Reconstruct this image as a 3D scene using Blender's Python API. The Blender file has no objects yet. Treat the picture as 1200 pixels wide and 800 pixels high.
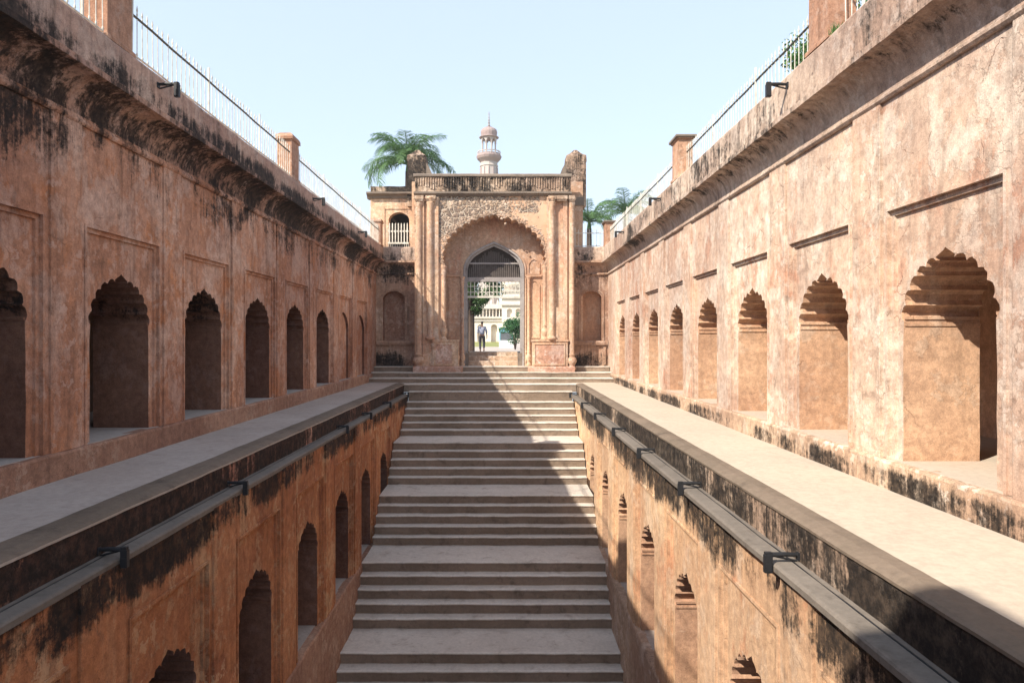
import bpy, bmesh, math, random
from mathutils import Vector, noise as mn
from mathutils.geometry import tessellate_polygon
random.seed(7)
R = math.radians
scene = bpy.context.scene
COL = scene.collection

# ------------------------------------------------------------------ camera, sky, sun
cam_d = bpy.data.cameras.new('camera')
cam = bpy.data.objects.new('camera', cam_d); COL.objects.link(cam)
cam.location = (0, 0, 0); cam.rotation_euler = (R(90), 0, 0)
cam_d.lens = 24; cam_d.sensor_width = 36; cam_d.clip_start = .1; cam_d.clip_end = 3000
cam_d.shift_x = 9 / 1200; cam_d.shift_y = -2 / 1200
scene.camera = cam
SUN = Vector((-1.2, -1.0, 1.44)).normalized()          # direction towards the sun
w = bpy.data.worlds.new('World'); scene.world = w; w.use_nodes = True
wn = w.node_tree; wn.nodes.clear()
sky = wn.nodes.new('ShaderNodeTexSky'); sky.sky_type = 'NISHITA'; sky.sun_disc = False
sky.sun_elevation = math.asin(SUN.z); sky.sun_rotation = math.atan2(SUN.x, SUN.y)
sky.altitude = 0; sky.air_density = 1.1; sky.dust_density = 1.0; sky.ozone_density = 1.0
bg = wn.nodes.new('ShaderNodeBackground'); bg.inputs[1].default_value = .15
wo = wn.nodes.new('ShaderNodeOutputWorld')
hz_ = wn.nodes.new('ShaderNodeMix'); hz_.data_type = 'RGBA'; hz_.inputs[0].default_value = .66       # thin milky haze over the whole sky
hz_.inputs[7].default_value = (2.78, 3.18, 3.80, 1)
wn.links.new(sky.outputs[0], hz_.inputs[6]); wn.links.new(hz_.outputs[2], bg.inputs[0]); wn.links.new(bg.outputs[0], wo.inputs[0])
sl = bpy.data.lights.new('sun', 'SUN'); sl.energy = 4.3; sl.angle = R(.53); sl.color = (1, .915, .785)
so = bpy.data.objects.new('sun', sl); COL.objects.link(so)
so.rotation_euler = SUN.to_track_quat('Z', 'Y').to_euler(); so.location = (-20, -18, 30)
scene.view_settings.view_transform = 'Standard'; scene.view_settings.look = 'None'
scene.view_settings.exposure = 1.05; scene.view_settings.gamma = 1
scene.cycles.max_bounces = 8; scene.cycles.diffuse_bounces = 5

# ------------------------------------------------------------------ materials
class Mat:
    def __init__(s, name, rough=.85, spec=.25):
        s.m = bpy.data.materials.new(name); s.m.use_nodes = True
        s.t = s.m.node_tree; s.b = s.t.nodes['Principled BSDF']
        s.b.inputs['Roughness'].default_value = rough
        s.b.inputs['Specular IOR Level'].default_value = spec
        g = s.t.nodes.new('ShaderNodeNewGeometry'); s.pos = g.outputs['Position']; s.nrm = g.outputs['Normal']
        s.h = None
    def n(s, t): return s.t.nodes.new(t)
    def l(s, a, b):
        if isinstance(a, (int, float)): b.default_value = a
        elif isinstance(a, tuple): b.default_value = a if len(a) == len(b.default_value) else a + (1,)
        else: s.t.links.new(a, b)
    def vec(s, sc, v=None):
        x = s.n('ShaderNodeVectorMath'); x.operation = 'MULTIPLY'; s.l(v or s.pos, x.inputs[0]); x.inputs[1].default_value = sc
        return x.outputs[0]
    def warp(s, amt, scale):
        n = s.n('ShaderNodeTexNoise'); s.l(s.pos, n.inputs['Vector']); n.inputs['Scale'].default_value = scale; n.inputs['Detail'].default_value = 5
        a = s.n('ShaderNodeVectorMath'); a.operation = 'SCALE'; s.l(n.outputs['Color'], a.inputs[0]); a.inputs['Scale'].default_value = amt
        b = s.n('ShaderNodeVectorMath'); s.l(s.pos, b.inputs[0]); s.l(a.outputs[0], b.inputs[1]); return b.outputs[0]
    def noise(s, scale, detail=5, rough=.6, v=None, dist=0.):
        n = s.n('ShaderNodeTexNoise'); s.l(v or s.pos, n.inputs['Vector']); n.inputs['Scale'].default_value = scale
        n.inputs['Detail'].default_value = detail; n.inputs['Roughness'].default_value = rough; n.inputs['Distortion'].default_value = dist
        return n.outputs['Fac']
    def vor(s, scale, v=None, feat='DISTANCE_TO_EDGE'):
        n = s.n('ShaderNodeTexVoronoi'); n.feature = feat; s.l(v or s.pos, n.inputs['Vector']); n.inputs['Scale'].default_value = scale
        return n.outputs['Distance']
    def mr(s, f, a, b, c=0., d=1., smooth=True):
        n = s.n('ShaderNodeMapRange'); n.interpolation_type = 'SMOOTHSTEP' if smooth else 'LINEAR'
        s.l(f, n.inputs[0])
        for i, x in zip((1, 2, 3, 4), (a, b, c, d)): n.inputs[i].default_value = x
        return n.outputs[0]
    def mth(s, op, a, b=0.):
        n = s.n('ShaderNodeMath'); n.operation = op; s.l(a, n.inputs[0]); s.l(b, n.inputs[1]); return n.outputs[0]
    def mix(s, f, a, b, mode='MIX'):
        n = s.n('ShaderNodeMix'); n.data_type = 'RGBA'; n.blend_type = mode
        s.l(f, n.inputs[0]); s.l(a, n.inputs[6]); s.l(b, n.inputs[7]); return n.outputs[2]
    def sep(s, v=None):
        n = s.n('ShaderNodeSeparateXYZ'); s.l(v or s.pos, n.inputs[0]); return n.outputs
    def addh(s, h, k):
        h = s.mth('MULTIPLY', h, k); s.h = h if s.h is None else s.mth('ADD', s.h, h)
    def done(s, col, dist=1.0):
        s.l(col, s.b.inputs['Base Color'])
        if s.h is not None:
            b = s.n('ShaderNodeBump'); b.inputs['Strength'].default_value = 1; b.inputs['Distance'].default_value = dist
            s.l(s.h, b.inputs['Height']); s.t.links.new(b.outputs[0], s.b.inputs['Normal'])
        return s.m

def plaster(name, c1, c2, pale, pale_amt=.5, streak=.5, soot=(), speck=.3, crack=.5, rough_h=1., grime=.4, red=None, flake=.5):
    """weathered lime plaster: mottling, bare patches, run-off streaks, soot stains (bands in height), cracks"""
    k = Mat(name, .9, .15)
    c = k.mix(k.mr(k.noise(.45, 4), .35, .65), c1, c2)
    if red: c = k.mix(k.mr(k.noise(1.3, 11, .70, dist=.5, v=k.vec((1, 1, .7))), .53, .61, 0, .75), c, red)
    big = k.noise(1.7, 12, .70, dist=.25, v=k.vec((1, 1, .75)))
    pm = k.mth('ADD', k.mr(big, .60 - .12 * pale_amt, .625 - .12 * pale_amt, 0, .5), k.mr(big, .63 - .12 * pale_amt, .74 - .12 * pale_amt, 0, .4))
    c = k.mix(pm, c, pale)
    sv = k.vec((5.5, 5.5, .55)); st = k.noise(1.0, 6, .65, v=sv)
    c = k.mix(k.mr(st, .5, .72, 0, streak), c, tuple(x * .5 for x in c1))
    c = k.mix(k.mr(st, .5, .28, 0, streak * .45), c, tuple(min(1, x * 1.12) for x in pale))
    fine = k.noise(70, 3, .7); c = k.mix(1., c, k.mix(k.mr(fine, .3, .7), (.84, .83, .82), (1.13, 1.12, 1.11)), 'MULTIPLY')
    mot = k.noise(9, 9, .75)
    c = k.mix(1., c, k.mix(k.mr(mot, .3, .7), (.72, .70, .69), (1.2, 1.19, 1.16)), 'MULTIPLY')
    gr = k.noise(2.7, 8, .75, dist=.5)
    c = k.mix(k.mr(gr, .56, .76, 0, grime), c, (.10, .075, .06))
    fl = k.noise(5.5, 10, .72, dist=.2); fr = k.mr(k.noise(.8, 5, .6), .44, .60)
    fm = k.mth('MULTIPLY', k.mr(fl, .545, .575), fr); c = k.mix(k.mth('MULTIPLY', fm, flake), c, tuple(min(1, x * 1.15) for x in pale)); k.addh(fm, -.003 * flake)
    fd = k.mth('MULTIPLY', k.mr(fl, .42, .39), fr); c = k.mix(k.mth('MULTIPLY', fd, flake * .8), c, tuple(x * .45 for x in c2)); k.addh(fd, -.003 * flake)
    sp = k.noise(34, 3, .6)
    c = k.mix(k.mr(sp, .62, .7, 0, speck), c, tuple(x * .42 for x in c1))
    if crack:
        wv = k.warp(.5, 2.2); e = k.vor(1.25, wv)
        cm = k.mth('MULTIPLY', k.mr(e, .001, .007, 1, 0), k.mr(k.noise(1.1, 6, .7), .50, .60))
        e2 = k.vor(6.5, k.warp(.2, 7.)); c2m = k.mth('MULTIPLY', k.mr(e2, .01, .05, 1, 0), k.mr(k.noise(.9, 4, .6, v=k.vec((1.3, 1.3, 1.3))), .54, .62))
        c = k.mix(k.mth('MULTIPLY', c2m, .35 * crack * 1.2), c, tuple(x * .5 for x in c1)); k.addh(c2m, -.002)
        c = k.mix(k.mth('MULTIPLY', cm, crack * .8), c, (.22, .12, .085)); k.addh(cm, -.005)
    rg = k.noise(.28, 4, .55, dist=.4); c = k.mix(1., c, k.mix(k.mr(rg, .36, .64), (.80, .74, .74), (1.13, 1.12, 1.10)), 'MULTIPLY')
    z = k.sep()[2]
    for (za, zb_, zc, zd, amt) in soot:
        tr = k.mth('MULTIPLY', k.mr(z, za, zb_), k.mr(z, zc, zd, 1, 0))
        nz = k.mth('ADD', k.mth('MULTIPLY', k.noise(.6, 8, .68, dist=.4), 1.5), k.mth('ADD', k.mth('MULTIPLY', st, .45), -.2))
        run = k.noise(1., 8, .75, v=k.vec((17, 17, 1.1)))
        nz = k.mth('ADD', nz, k.mth('ADD', k.mth('MULTIPLY', run, .55), k.mth('MULTIPLY', k.noise(13, 8, .8), .75)))
        m_ = k.mr(k.mth('ADD', k.mth('MULTIPLY', tr, amt), nz), 1.80, 2.04)
        m_ = k.mth('MULTIPLY', m_, k.mr(tr, 0, .25))
        m_ = k.mth('MULTIPLY', m_, k.mr(mot, .25, .6, .72, 1.))
        c = k.mix(m_, c, (.020, .016, .014)); k.addh(m_, -.002)
    k.addh(k.noise(1.3, 3), .022 * rough_h); k.addh(big, .008 * rough_h); k.addh(mot, .008 * rough_h); k.addh(k.noise(3.5, 5), .006 * rough_h)
    k.addh(sp, .0025 * rough_h); k.addh(pm, .003)
    return k.done(c)

PINK = (.50, .345, .255); ORANGE = (.52, .33, .215)
M = {}
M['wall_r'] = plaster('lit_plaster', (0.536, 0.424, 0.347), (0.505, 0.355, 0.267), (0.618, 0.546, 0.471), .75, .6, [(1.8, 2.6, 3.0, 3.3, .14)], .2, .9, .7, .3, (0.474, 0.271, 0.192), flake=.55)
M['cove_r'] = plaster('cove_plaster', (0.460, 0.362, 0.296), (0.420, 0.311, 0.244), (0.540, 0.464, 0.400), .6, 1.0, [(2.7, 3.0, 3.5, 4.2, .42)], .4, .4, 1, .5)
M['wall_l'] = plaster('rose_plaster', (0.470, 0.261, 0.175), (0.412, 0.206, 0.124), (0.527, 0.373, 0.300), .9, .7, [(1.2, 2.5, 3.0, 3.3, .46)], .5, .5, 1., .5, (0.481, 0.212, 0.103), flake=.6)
M['cove_l'] = plaster('sooty_plaster', (.40, .25, .185), (.36, .20, .145), (.44, .32, .27), .5, .8, [(2.45, 2.74, 3.12, 3.4, .56)], .4, .4, 1, .6)
M['band_l'] = plaster('band_plaster', (.42, .29, .23), (.38, .24, .19), (.47, .37, .31), .5, 1.0, [(3.0, 3.15, 3.3, 3.7, .60)], .5, .3, 1, .6)
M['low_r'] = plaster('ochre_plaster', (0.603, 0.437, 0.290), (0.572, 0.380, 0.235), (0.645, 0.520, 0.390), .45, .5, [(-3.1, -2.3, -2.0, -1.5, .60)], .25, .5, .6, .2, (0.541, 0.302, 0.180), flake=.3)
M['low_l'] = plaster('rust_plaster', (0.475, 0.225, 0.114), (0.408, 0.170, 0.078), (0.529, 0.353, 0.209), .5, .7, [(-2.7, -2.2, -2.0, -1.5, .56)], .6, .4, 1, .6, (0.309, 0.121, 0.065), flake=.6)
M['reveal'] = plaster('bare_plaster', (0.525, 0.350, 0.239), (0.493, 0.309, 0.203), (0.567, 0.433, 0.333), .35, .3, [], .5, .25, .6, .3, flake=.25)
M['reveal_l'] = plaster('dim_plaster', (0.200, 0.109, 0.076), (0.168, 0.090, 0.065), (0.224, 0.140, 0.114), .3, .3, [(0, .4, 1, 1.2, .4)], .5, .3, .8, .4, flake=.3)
M['plinth_r'] = plaster('damp_plaster', (.48, .36, .265), (.44, .31, .225), (.58, .49, .41), .7, .4, [(-1.75, -1.6, -1.45, -1.25, .52)], .5, .3, 1.2, .6, flake=.8)
M['plinth_l'] = plaster('brown_plaster', (0.363, 0.220, 0.158), (0.319, 0.182, 0.126), (0.451, 0.319, 0.242), .45, .4, [], .5, .2, 1, .5, flake=.6)
M['curb_face_r'] = plaster('kerb_plaster', (.46, .36, .275), (.40, .30, .225), (.58, .49, .40), .7, .9, [(-2.3, -2.05, -1.6, -1.45, .66)], .5, .2, 1.4, .8, flake=1.)
M['curb_face_l'] = plaster('black_kerb_plaster', (.46, .23, .16), (.40, .19, .13), (.50, .34, .28), .4, .8, [(-2.16, -1.90, -1.60, -1.5, .72)], .5, .2, 1.4, .6, flake=.4)
M['gate'] = plaster('gate_plaster', (0.551, 0.404, 0.291), (0.541, 0.359, 0.242), (0.612, 0.505, 0.405), .6, .6, [(4.0, 5.3, 5.6, 5.8, .3)], .2, .25, .7, .35, (0.510, 0.293, 0.198), flake=.6)
M['gate_top'] = plaster('parapet_plaster', (.42, .32, .24), (.36, .26, .19), (.58, .48, .39), .6, 1.0, [(5.0, 5.8, 7.6, 8.5, .50)], .5, .2, 1.2, .9, flake=.9)
M['flank'] = plaster('flank_plaster', (.42, .295, .215), (.38, .25, .18), (.52, .41, .33), .5, .8, [(1.4, 2.4, 2.9, 3.3, .45), (-1.25, -1.1, -.8, 0., .5)], .4, .2, 1, .5, flake=.7)
M['terra'] = plaster('terracotta_plaster', (.48, .31, .235), (.45, .26, .19), (.58, .46, .40), .8, .3, [], .3, .2, 1, .3, flake=.7)

def stone(name, c1, c2, dirt, grime=.5, h=1., streak=0):
    k = Mat(name, .88, .2)
    c = k.mix(k.mr(k.noise(.7, 5), .35, .65), c1, c2)
    c = k.mix(k.mr(k.noise(3.1, 8, .7, dist=.4), .5, .72, 0, grime), c, dirt)
    c = k.mix(1., c, k.mix(k.mr(k.noise(14, 6, .7), .3, .7), (.9, .9, .9), (1.08, 1.075, 1.07)), 'MULTIPLY')
    c = k.mix(k.mr(k.noise(45, 2), .64, .72, 0, .22), c, dirt)
    k.addh(k.noise(2.2, 3), .02 * h); k.addh(k.noise(14, 6, .7), .006 * h); k.addh(k.noise(60, 2), .0012 * h)
    return k.done(c)
M['tread'] = stone('tread_stone', (0.552, 0.498, 0.437), (0.492, 0.438, 0.384), (0.300, 0.240, 0.195), .7)
M['riser'] = stone('riser_stone', (0.286, 0.216, 0.163), (0.209, 0.157, 0.116), (0.099, 0.076, 0.058), .7, 1.5)
M['walk_r'] = stone('pale_screed', (.45, .385, .31), (.43, .36, .29), (.36, .30, .24), .45, .15)
M['walk_l'] = stone('grey_screed', (.42, .365, .325), (.38, .325, .285), (.24, .2, .175), .5, .4)
M['curb_top'] = stone('kerb_stone', (0.186, 0.143, 0.109), (0.146, 0.114, 0.086), (0.079, 0.060, 0.048), .7, 1.4)
M['coping'] = stone('coping_stone', (0.178, 0.152, 0.129), (0.143, 0.122, 0.104), (0.079, 0.066, 0.055), .6, 1.)
M['nosing'] = stone('worn_highlight_nosing', (0.616, 0.561, 0.497), (0.539, 0.484, 0.421), (0.308, 0.253, 0.205), .6)  # worn step edge, with its bright highlight put into the paler colour
M['cap'] = stone('cap_stone', (.22, .175, .14), (.17, .135, .11), (.07, .055, .05), .6, 1.4)
M['post'] = plaster('post_plaster', (.46, .28, .19), (.40, .23, .155), (.5, .38, .3), .4, 1.0, [(4.1, 4.7, 5, 5.4, .45)], .5, .2, 1.2, .5)
M['pale'] = stone('limewash', (.72, .66, .57), (.66, .58, .49), (.5, .42, .34), .4, .4)
M['pale2'] = stone('grey_limewash', (.58, .54, .49), (.52, .48, .43), (.38, .34, .3), .4, .4)
M['minaret'] = stone('pink_sandstone', (0.351, 0.275, 0.263), (0.314, 0.240, 0.231), (0.285, 0.200, 0.179), .5, .6)
M['mwhite'] = stone('minaret_limewash', (.47, .42, .395), (.42, .37, .345), (.36, .28, .25), .5, .5)

def plain(name, c, rough=.5, metal=0., vary=.15, spec=.5):
    k = Mat(name, rough, spec); k.b.inputs['Metallic'].default_value = metal
    col = k.mix(k.mr(k.noise(6, 5), .3, .7), tuple(x * (1 - vary) for x in c), tuple(min(1, x * (1 + vary)) for x in c))
    k.addh(k.noise(30, 3), .001); return k.done(col)
M['black'] = plain('black_metal', (.012, .012, .014), .6)
M['lens'] = plain('lamp_glass', (.10, .11, .12), .12)
M['white_iron'] = plain('white_painted_iron', (.56, .53, .46), .6, 0, .25)
M['dark_iron'] = plain('dark_painted_iron', (.05, .055, .045), .5)
M['wood_grey'] = stone('weathered_wood', (.36, .33, .31), (.28, .25, .24), (.12, .1, .09), .6, .6)
M['wood_dark'] = stone('dark_wood', (0.068, 0.052, 0.047), (0.048, 0.038, 0.034), (0.024, 0.020, 0.017), .6, .6)
M['wood_mid'] = stone('old_timber', (.17, .14, .125), (.12, .10, .09), (.05, .04, .035), .6, .6)
M['dark_in'] = stone('dark_interior_plaster', (.12, .08, .06), (.09, .06, .045), (.04, .03, .025), .6, .6)  # dark plaster for the gallery and room interiors
M['bark'] = stone('bark', (.10, .07, .055), (.07, .05, .04), (.03, .02, .018), .6, 2)
M['shirt'] = plain('grey_blue_cotton', (.25, .27, .36), .9); M['trouser'] = plain('dark_cloth', (.035, .033, .04), .9)
M['skin'] = plain('brown_skin', (.19, .095, .06), .6); M['hair'] = plain('black_hair', (.012, .01, .01), .6)
M['shoe'] = plain('brown_leather', (.06, .035, .025), .5)
M['blue'] = plain('pale_blue_paint', (.18, .42, .50), .5); M['white'] = plain('white_paint', (.7, .72, .7), .5)
def leafmat(name, c1, c2, tr=.3):
    k = Mat(name, .55, .3)
    oi = k.n('ShaderNodeNewGeometry')
    c = k.mix(k.mr(oi.outputs['Random Per Island'], 0, 1, 0, 1, False), c1, c2)
    c = k.mix(k.mr(k.noise(1.6, 3), .4, .65, 0, .55), c, tuple(x * .55 for x in c1))
    k.l(c, k.b.inputs['Base Color'])
    t = k.n('ShaderNodeBsdfTranslucent'); k.l(c, t.inputs[0]); m = k.n('ShaderNodeMixShader'); m.inputs[0].default_value = tr
    o = k.t.nodes['Material Output']; k.t.links.new(k.b.outputs[0], m.inputs[1]); k.t.links.new(t.outputs[0], m.inputs[2]); k.t.links.new(m.outputs[0], o.inputs[0])
    return k.m
M['palm'] = leafmat('palm_leaf', (.065, .15, .055), (.14, .25, .085)); M['leaf'] = leafmat('tree_leaf', (.035, .09, .025), (.08, .16, .04))
M['leaf2'] = leafmat('shrub_leaf', (.06, .15, .04), (.13, .25, .07)); M['leaf3'] = leafmat('bush_leaf', (.03, .11, .04), (.07, .19, .06))
k = Mat('lawn', .9, .1); M['grass'] = k.done(k.mix(k.mr(k.noise(.6, 6), .35, .65), (.17, .19, .06), (.26, .25, .10)))
k = Mat('earth', .95, .1); k.addh(k.noise(3, 5), .03); M['earth'] = k.done(k.mix(k.mr(k.noise(.3, 6), .35, .65), (.27, .22, .16), (.20, .19, .10)))

# spandrel of the gate: rubble showing through the plaster
def spandrel_mat():
    k = Mat('broken_spandrel_plaster', .92, .1)
    base = k.mix(k.mr(k.noise(.8, 4), .35, .65), (.60, .40, .27), (.55, .33, .21))
    wv = k.warp(.10, 3.); e = k.vor(4.2, wv)
    cell = k.mix(k.mr(e, .04, .09), (.40, .33, .265), (.15, .11, .09))
    cell = k.mix(k.mr(k.noise(11, 6, .7), .45, .68), cell, (.40, .30, .22))
    z = k.sep()[2]; x = k.sep()[0]
    f = k.mth('ADD', k.mth('MULTIPLY', k.mr(z, 3.2, 5.3), .42), k.noise(1.1, 8, .68, dist=.3))
    f = k.mth('ADD', f, k.mr(x, -1.6, 1.2, .10, -.24))
    m = k.mr(f, .70, .78)
    c = k.mix(m, base, cell)
    c = k.mix(k.mr(k.noise(1.7, 8, .7), .55, .7, 0, .6), c, (.62, .5, .4))
    c = k.mix(k.mr(k.noise(3.3, 8, .7), .56, .72, 0, .6), c, (.09, .07, .06))
    k.addh(k.mth('MULTIPLY', m, k.mr(e, .03, .12)), .03); k.addh(k.noise(9, 7, .7), .012); k.addh(m, -.02)
    return k.done(c)
M['spandrel'] = spandrel_mat()

# ------------------------------------------------------------------ mesh helpers
class MB:
    def __init__(s): s.v = []; s.f = []; s.mi = []
    def face(s, pts, mi=0):
        n = len(s.v); s.v += [tuple(p) for p in pts]; s.f.append(tuple(range(n, n + len(pts)))); s.mi.append(mi)
    def box(s, x0, x1, y0, y1, z0, z1, mi=0):
        n = len(s.v)
        s.v += [(x0, y0, z0), (x1, y0, z0), (x1, y1, z0), (x0, y1, z0), (x0, y0, z1), (x1, y0, z1), (x1, y1, z1), (x0, y1, z1)]
        for f in ((0, 3, 2, 1), (4, 5, 6, 7), (0, 1, 5, 4), (1, 2, 6, 5), (2, 3, 7, 6), (3, 0, 4, 7)):
            s.f.append(tuple(n + i for i in f)); s.mi.append(mi)
        return s
    def rings(s, rings, close=True, caps=True, mi=None):
        """skin between rings of equal length; mi: material index per segment"""
        n = len(s.v); m = len(rings[0])
        for r in rings: s.v += [tuple(p) for p in r]
        for i in range(len(rings) - 1):
            for j in range(m if close else m - 1):
                a = n + i * m + j; b = n + i * m + (j + 1) % m
                s.f.append((a, b, b + m, a + m)); s.mi.append(mi[j] if mi else 0)
        if caps and close:
            s.f.append(tuple(n + j for j in range(m))[::-1]); s.mi.append(0)
            s.f.append(tuple(n + (len(rings) - 1) * m + j for j in range(m))); s.mi.append(0)
        return s
    def lathe(s, prof, cx, cy, seg=16, a0=0, a1=360, close=True):
        full = abs(a1 - a0) >= 360; n = seg if full else seg + 1
        rr = [[(cx + r * math.cos(R(a0 + (a1 - a0) * j / seg)), cy + r * math.sin(R(a0 + (a1 - a0) * j / seg)), z) for j in range(n)] for r, z in prof]
        return s.rings(rr, close=full, caps=full and close)
    def tube(s, pts, r, seg=6):
        rr = []
        for i, p in enumerate(pts):
            p = Vector(p); d = (Vector(pts[min(i + 1, len(pts) - 1)]) - Vector(pts[max(i - 1, 0)])).normalized()
            u = d.cross(Vector((0, 0, 1))) if abs(d.z) < .95 else d.cross(Vector((1, 0, 0))); u.normalize(); v = d.cross(u)
            ra = r[i] if isinstance(r, (list, tuple)) else r
            rr.append([p + ra * (u * math.cos(2 * math.pi * j / seg) + v * math.sin(2 * math.pi * j / seg)) for j in range(seg)])
        return s.rings(rr)
    def poly(s, outer, holes=(), y=0., mi=0, tf=None):
        """flat polygon in (u,z) with holes, tf maps (u,z)->point"""
        tf = tf or (lambda u, z: (u, y, z))
        loops = [[Vector((a, b, 0)) for a, b in outer]] + [[Vector((a, b, 0)) for a, b in h] for h in holes]
        flat = [p for l in loops for p in l]; n = len(s.v)
        s.v += [tf(p.x, p.y) for p in flat]
        for t in tessellate_polygon(loops): s.f.append(tuple(n + i for i in t)); s.mi.append(mi)
        return s
    def wallstrip(s, pts, tf0, tf1, closed=False, mi=0):
        s.rings([[tf0(u, z) for u, z in pts], [tf1(u, z) for u, z in pts]], close=closed, caps=False, mi=[mi] * len(pts)); return s
    def mesh(s, name, mats, smooth=False):
        me = bpy.data.meshes.new(name); me.from_pydata(s.v, [], s.f)
        for m in mats: me.materials.append(m)
        if len(mats) > 1: me.polygons.foreach_set('material_index', s.mi)
        if smooth: me.polygons.foreach_set('use_smooth', [True] * len(me.polygons))
        me.validate(); me.update(); return me

def wloc(o):
    v = Vector(o.location)
    while o.parent: o = o.parent; v += o.location
    return v
def obj(name, mb, mat, parent=None, loc=None, smooth=False, label=None, kind=None):
    """mb: MB in world coordinates (loc None) or local to loc; or a ready mesh local to loc"""
    mats = mat if isinstance(mat, (list, tuple)) else [mat]
    base = wloc(parent) if parent else Vector((0, 0, 0))
    if isinstance(mb, MB):
        if loc is None:
            loc = base if parent else Vector((0, 0, 0))
            if not parent:
                xs = list(zip(*mb.v)); loc = Vector(((min(xs[0]) + max(xs[0])) / 2, (min(xs[1]) + max(xs[1])) / 2, min(xs[2])))
            mb.v = [(a - loc[0], b - loc[1], c - loc[2]) for a, b, c in mb.v]
        me = mb.mesh(name, mats, smooth)
    else: me = mb
    o = bpy.data.objects.new(name, me); COL.objects.link(o)
    o.location = Vector(loc) - base
    if parent: o.parent = parent
    if label: o['label'] = label
    if kind: o['kind'] = kind
    return o
def thing(name, label, cat, loc, group=None, kind=None):
    o = bpy.data.objects.new(name, None); COL.objects.link(o); o.location = loc; o.empty_display_size = .3
    o['label'] = label; o['category'] = cat
    if group: o['group'] = group
    if kind: o['kind'] = kind
    return o
def tag(o, label, cat, group=None):
    o['label'] = label; o['category'] = cat
    if group: o['group'] = group
    return o
def struct(name, mb, mat, label=None):
    o = obj(name, mb, mat); o['kind'] = 'structure'
    if label: o['label'] = label
    return o
def dup(src, parent=None, loc=None):
    c = src.copy(); COL.objects.link(c)
    if parent: c.parent = parent
    if loc is not None: c.location = loc
    for ch in src.children: dup(ch, c)
    return c

def jit(p, amp, f=2.3, seed=0.):
    q = Vector(p) * f + Vector((seed, seed * 1.7, 0)); return Vector(p) + amp * mn.noise_vector(q) + .4 * amp * mn.noise_vector(q * 4.1)
def sweep(mb, prof, u0, u1, tf, step=.18, amp=.006, mi=None, seed=0., caps=True):
    """extrude a closed (d,z) profile along u with worn, slightly uneven surface; tf(d,u,z)->world"""
    n = max(2, int((u1 - u0) / step)); rr = []
    for i in range(n + 1):
        u = u0 + (u1 - u0) * i / n
        rr.append([jit(tf(d, u, z), amp, 1.9, seed) for d, z in prof])
    mb.rings(rr, caps=caps, mi=mi); return mb
def subdiv(prof, m=.25):
    out = []
    for i, p in enumerate(prof):
        q = prof[(i + 1) % len(prof)]; L = math.hypot(p[0] - q[0], p[1] - q[1]); n = max(1, int(L / m))
        for j in range(n): out.append((p[0] + (q[0] - p[0]) * j / n, p[1] + (q[1] - p[1]) * j / n))
    return out

CUSPS = [(.985, -.70), (.93, -.52), (.82, -.365), (.655, -.24), (.44, -.155), (.20, -.115)]
def foil_half(ha, zap, cusps=CUSPS, bulge=.062, sc=1., tip=.13, jt=.006):
    """half outline from springing to tip, x>=0: lobes bulge outward, leaf-shaped tip"""
    pts = [(c[0] * ha, zap + c[1] * sc) for c in cusps]; out = []
    for a, b in zip(pts[:-1], pts[1:]):
        dx, dz = b[0] - a[0], b[1] - a[1]; L = math.hypot(dx, dz); nx, nz = dz / L, -dx / L
        for j in range(6):
            t = j / 6; bl = math.sin(math.pi * t) ** .7 * bulge * L / .2
            out.append((a[0] + dx * t + nx * bl, a[1] + dz * t + nz * bl))
    x0, z0 = pts[-1]
    out += [(x0, z0), (x0 * 1.05, z0 + tip * .2), (x0 * .72, z0 + tip * .42), (x0 * .25, z0 + tip * .66)]
    return out
def foil_outline(ha, zb, zap, jt=.007, **kw):
    h = foil_half(ha, zap, **kw); rnd = lambda: random.uniform(-jt, jt)
    n = 7; z0 = h[0][1]
    side = [(ha, zb + (z0 - zb) * i / n) for i in range(n)]
    r = [(x + rnd(), z + (rnd() if i else 0)) for i, (x, z) in enumerate(side + h)]
    l = [(-x + rnd(), z + (rnd() if i else 0)) for i, (x, z) in enumerate(side + h)]
    return r + [(0, zap)] + l[::-1]            # from (+ha,zb) over the tip to (-ha,zb)

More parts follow.
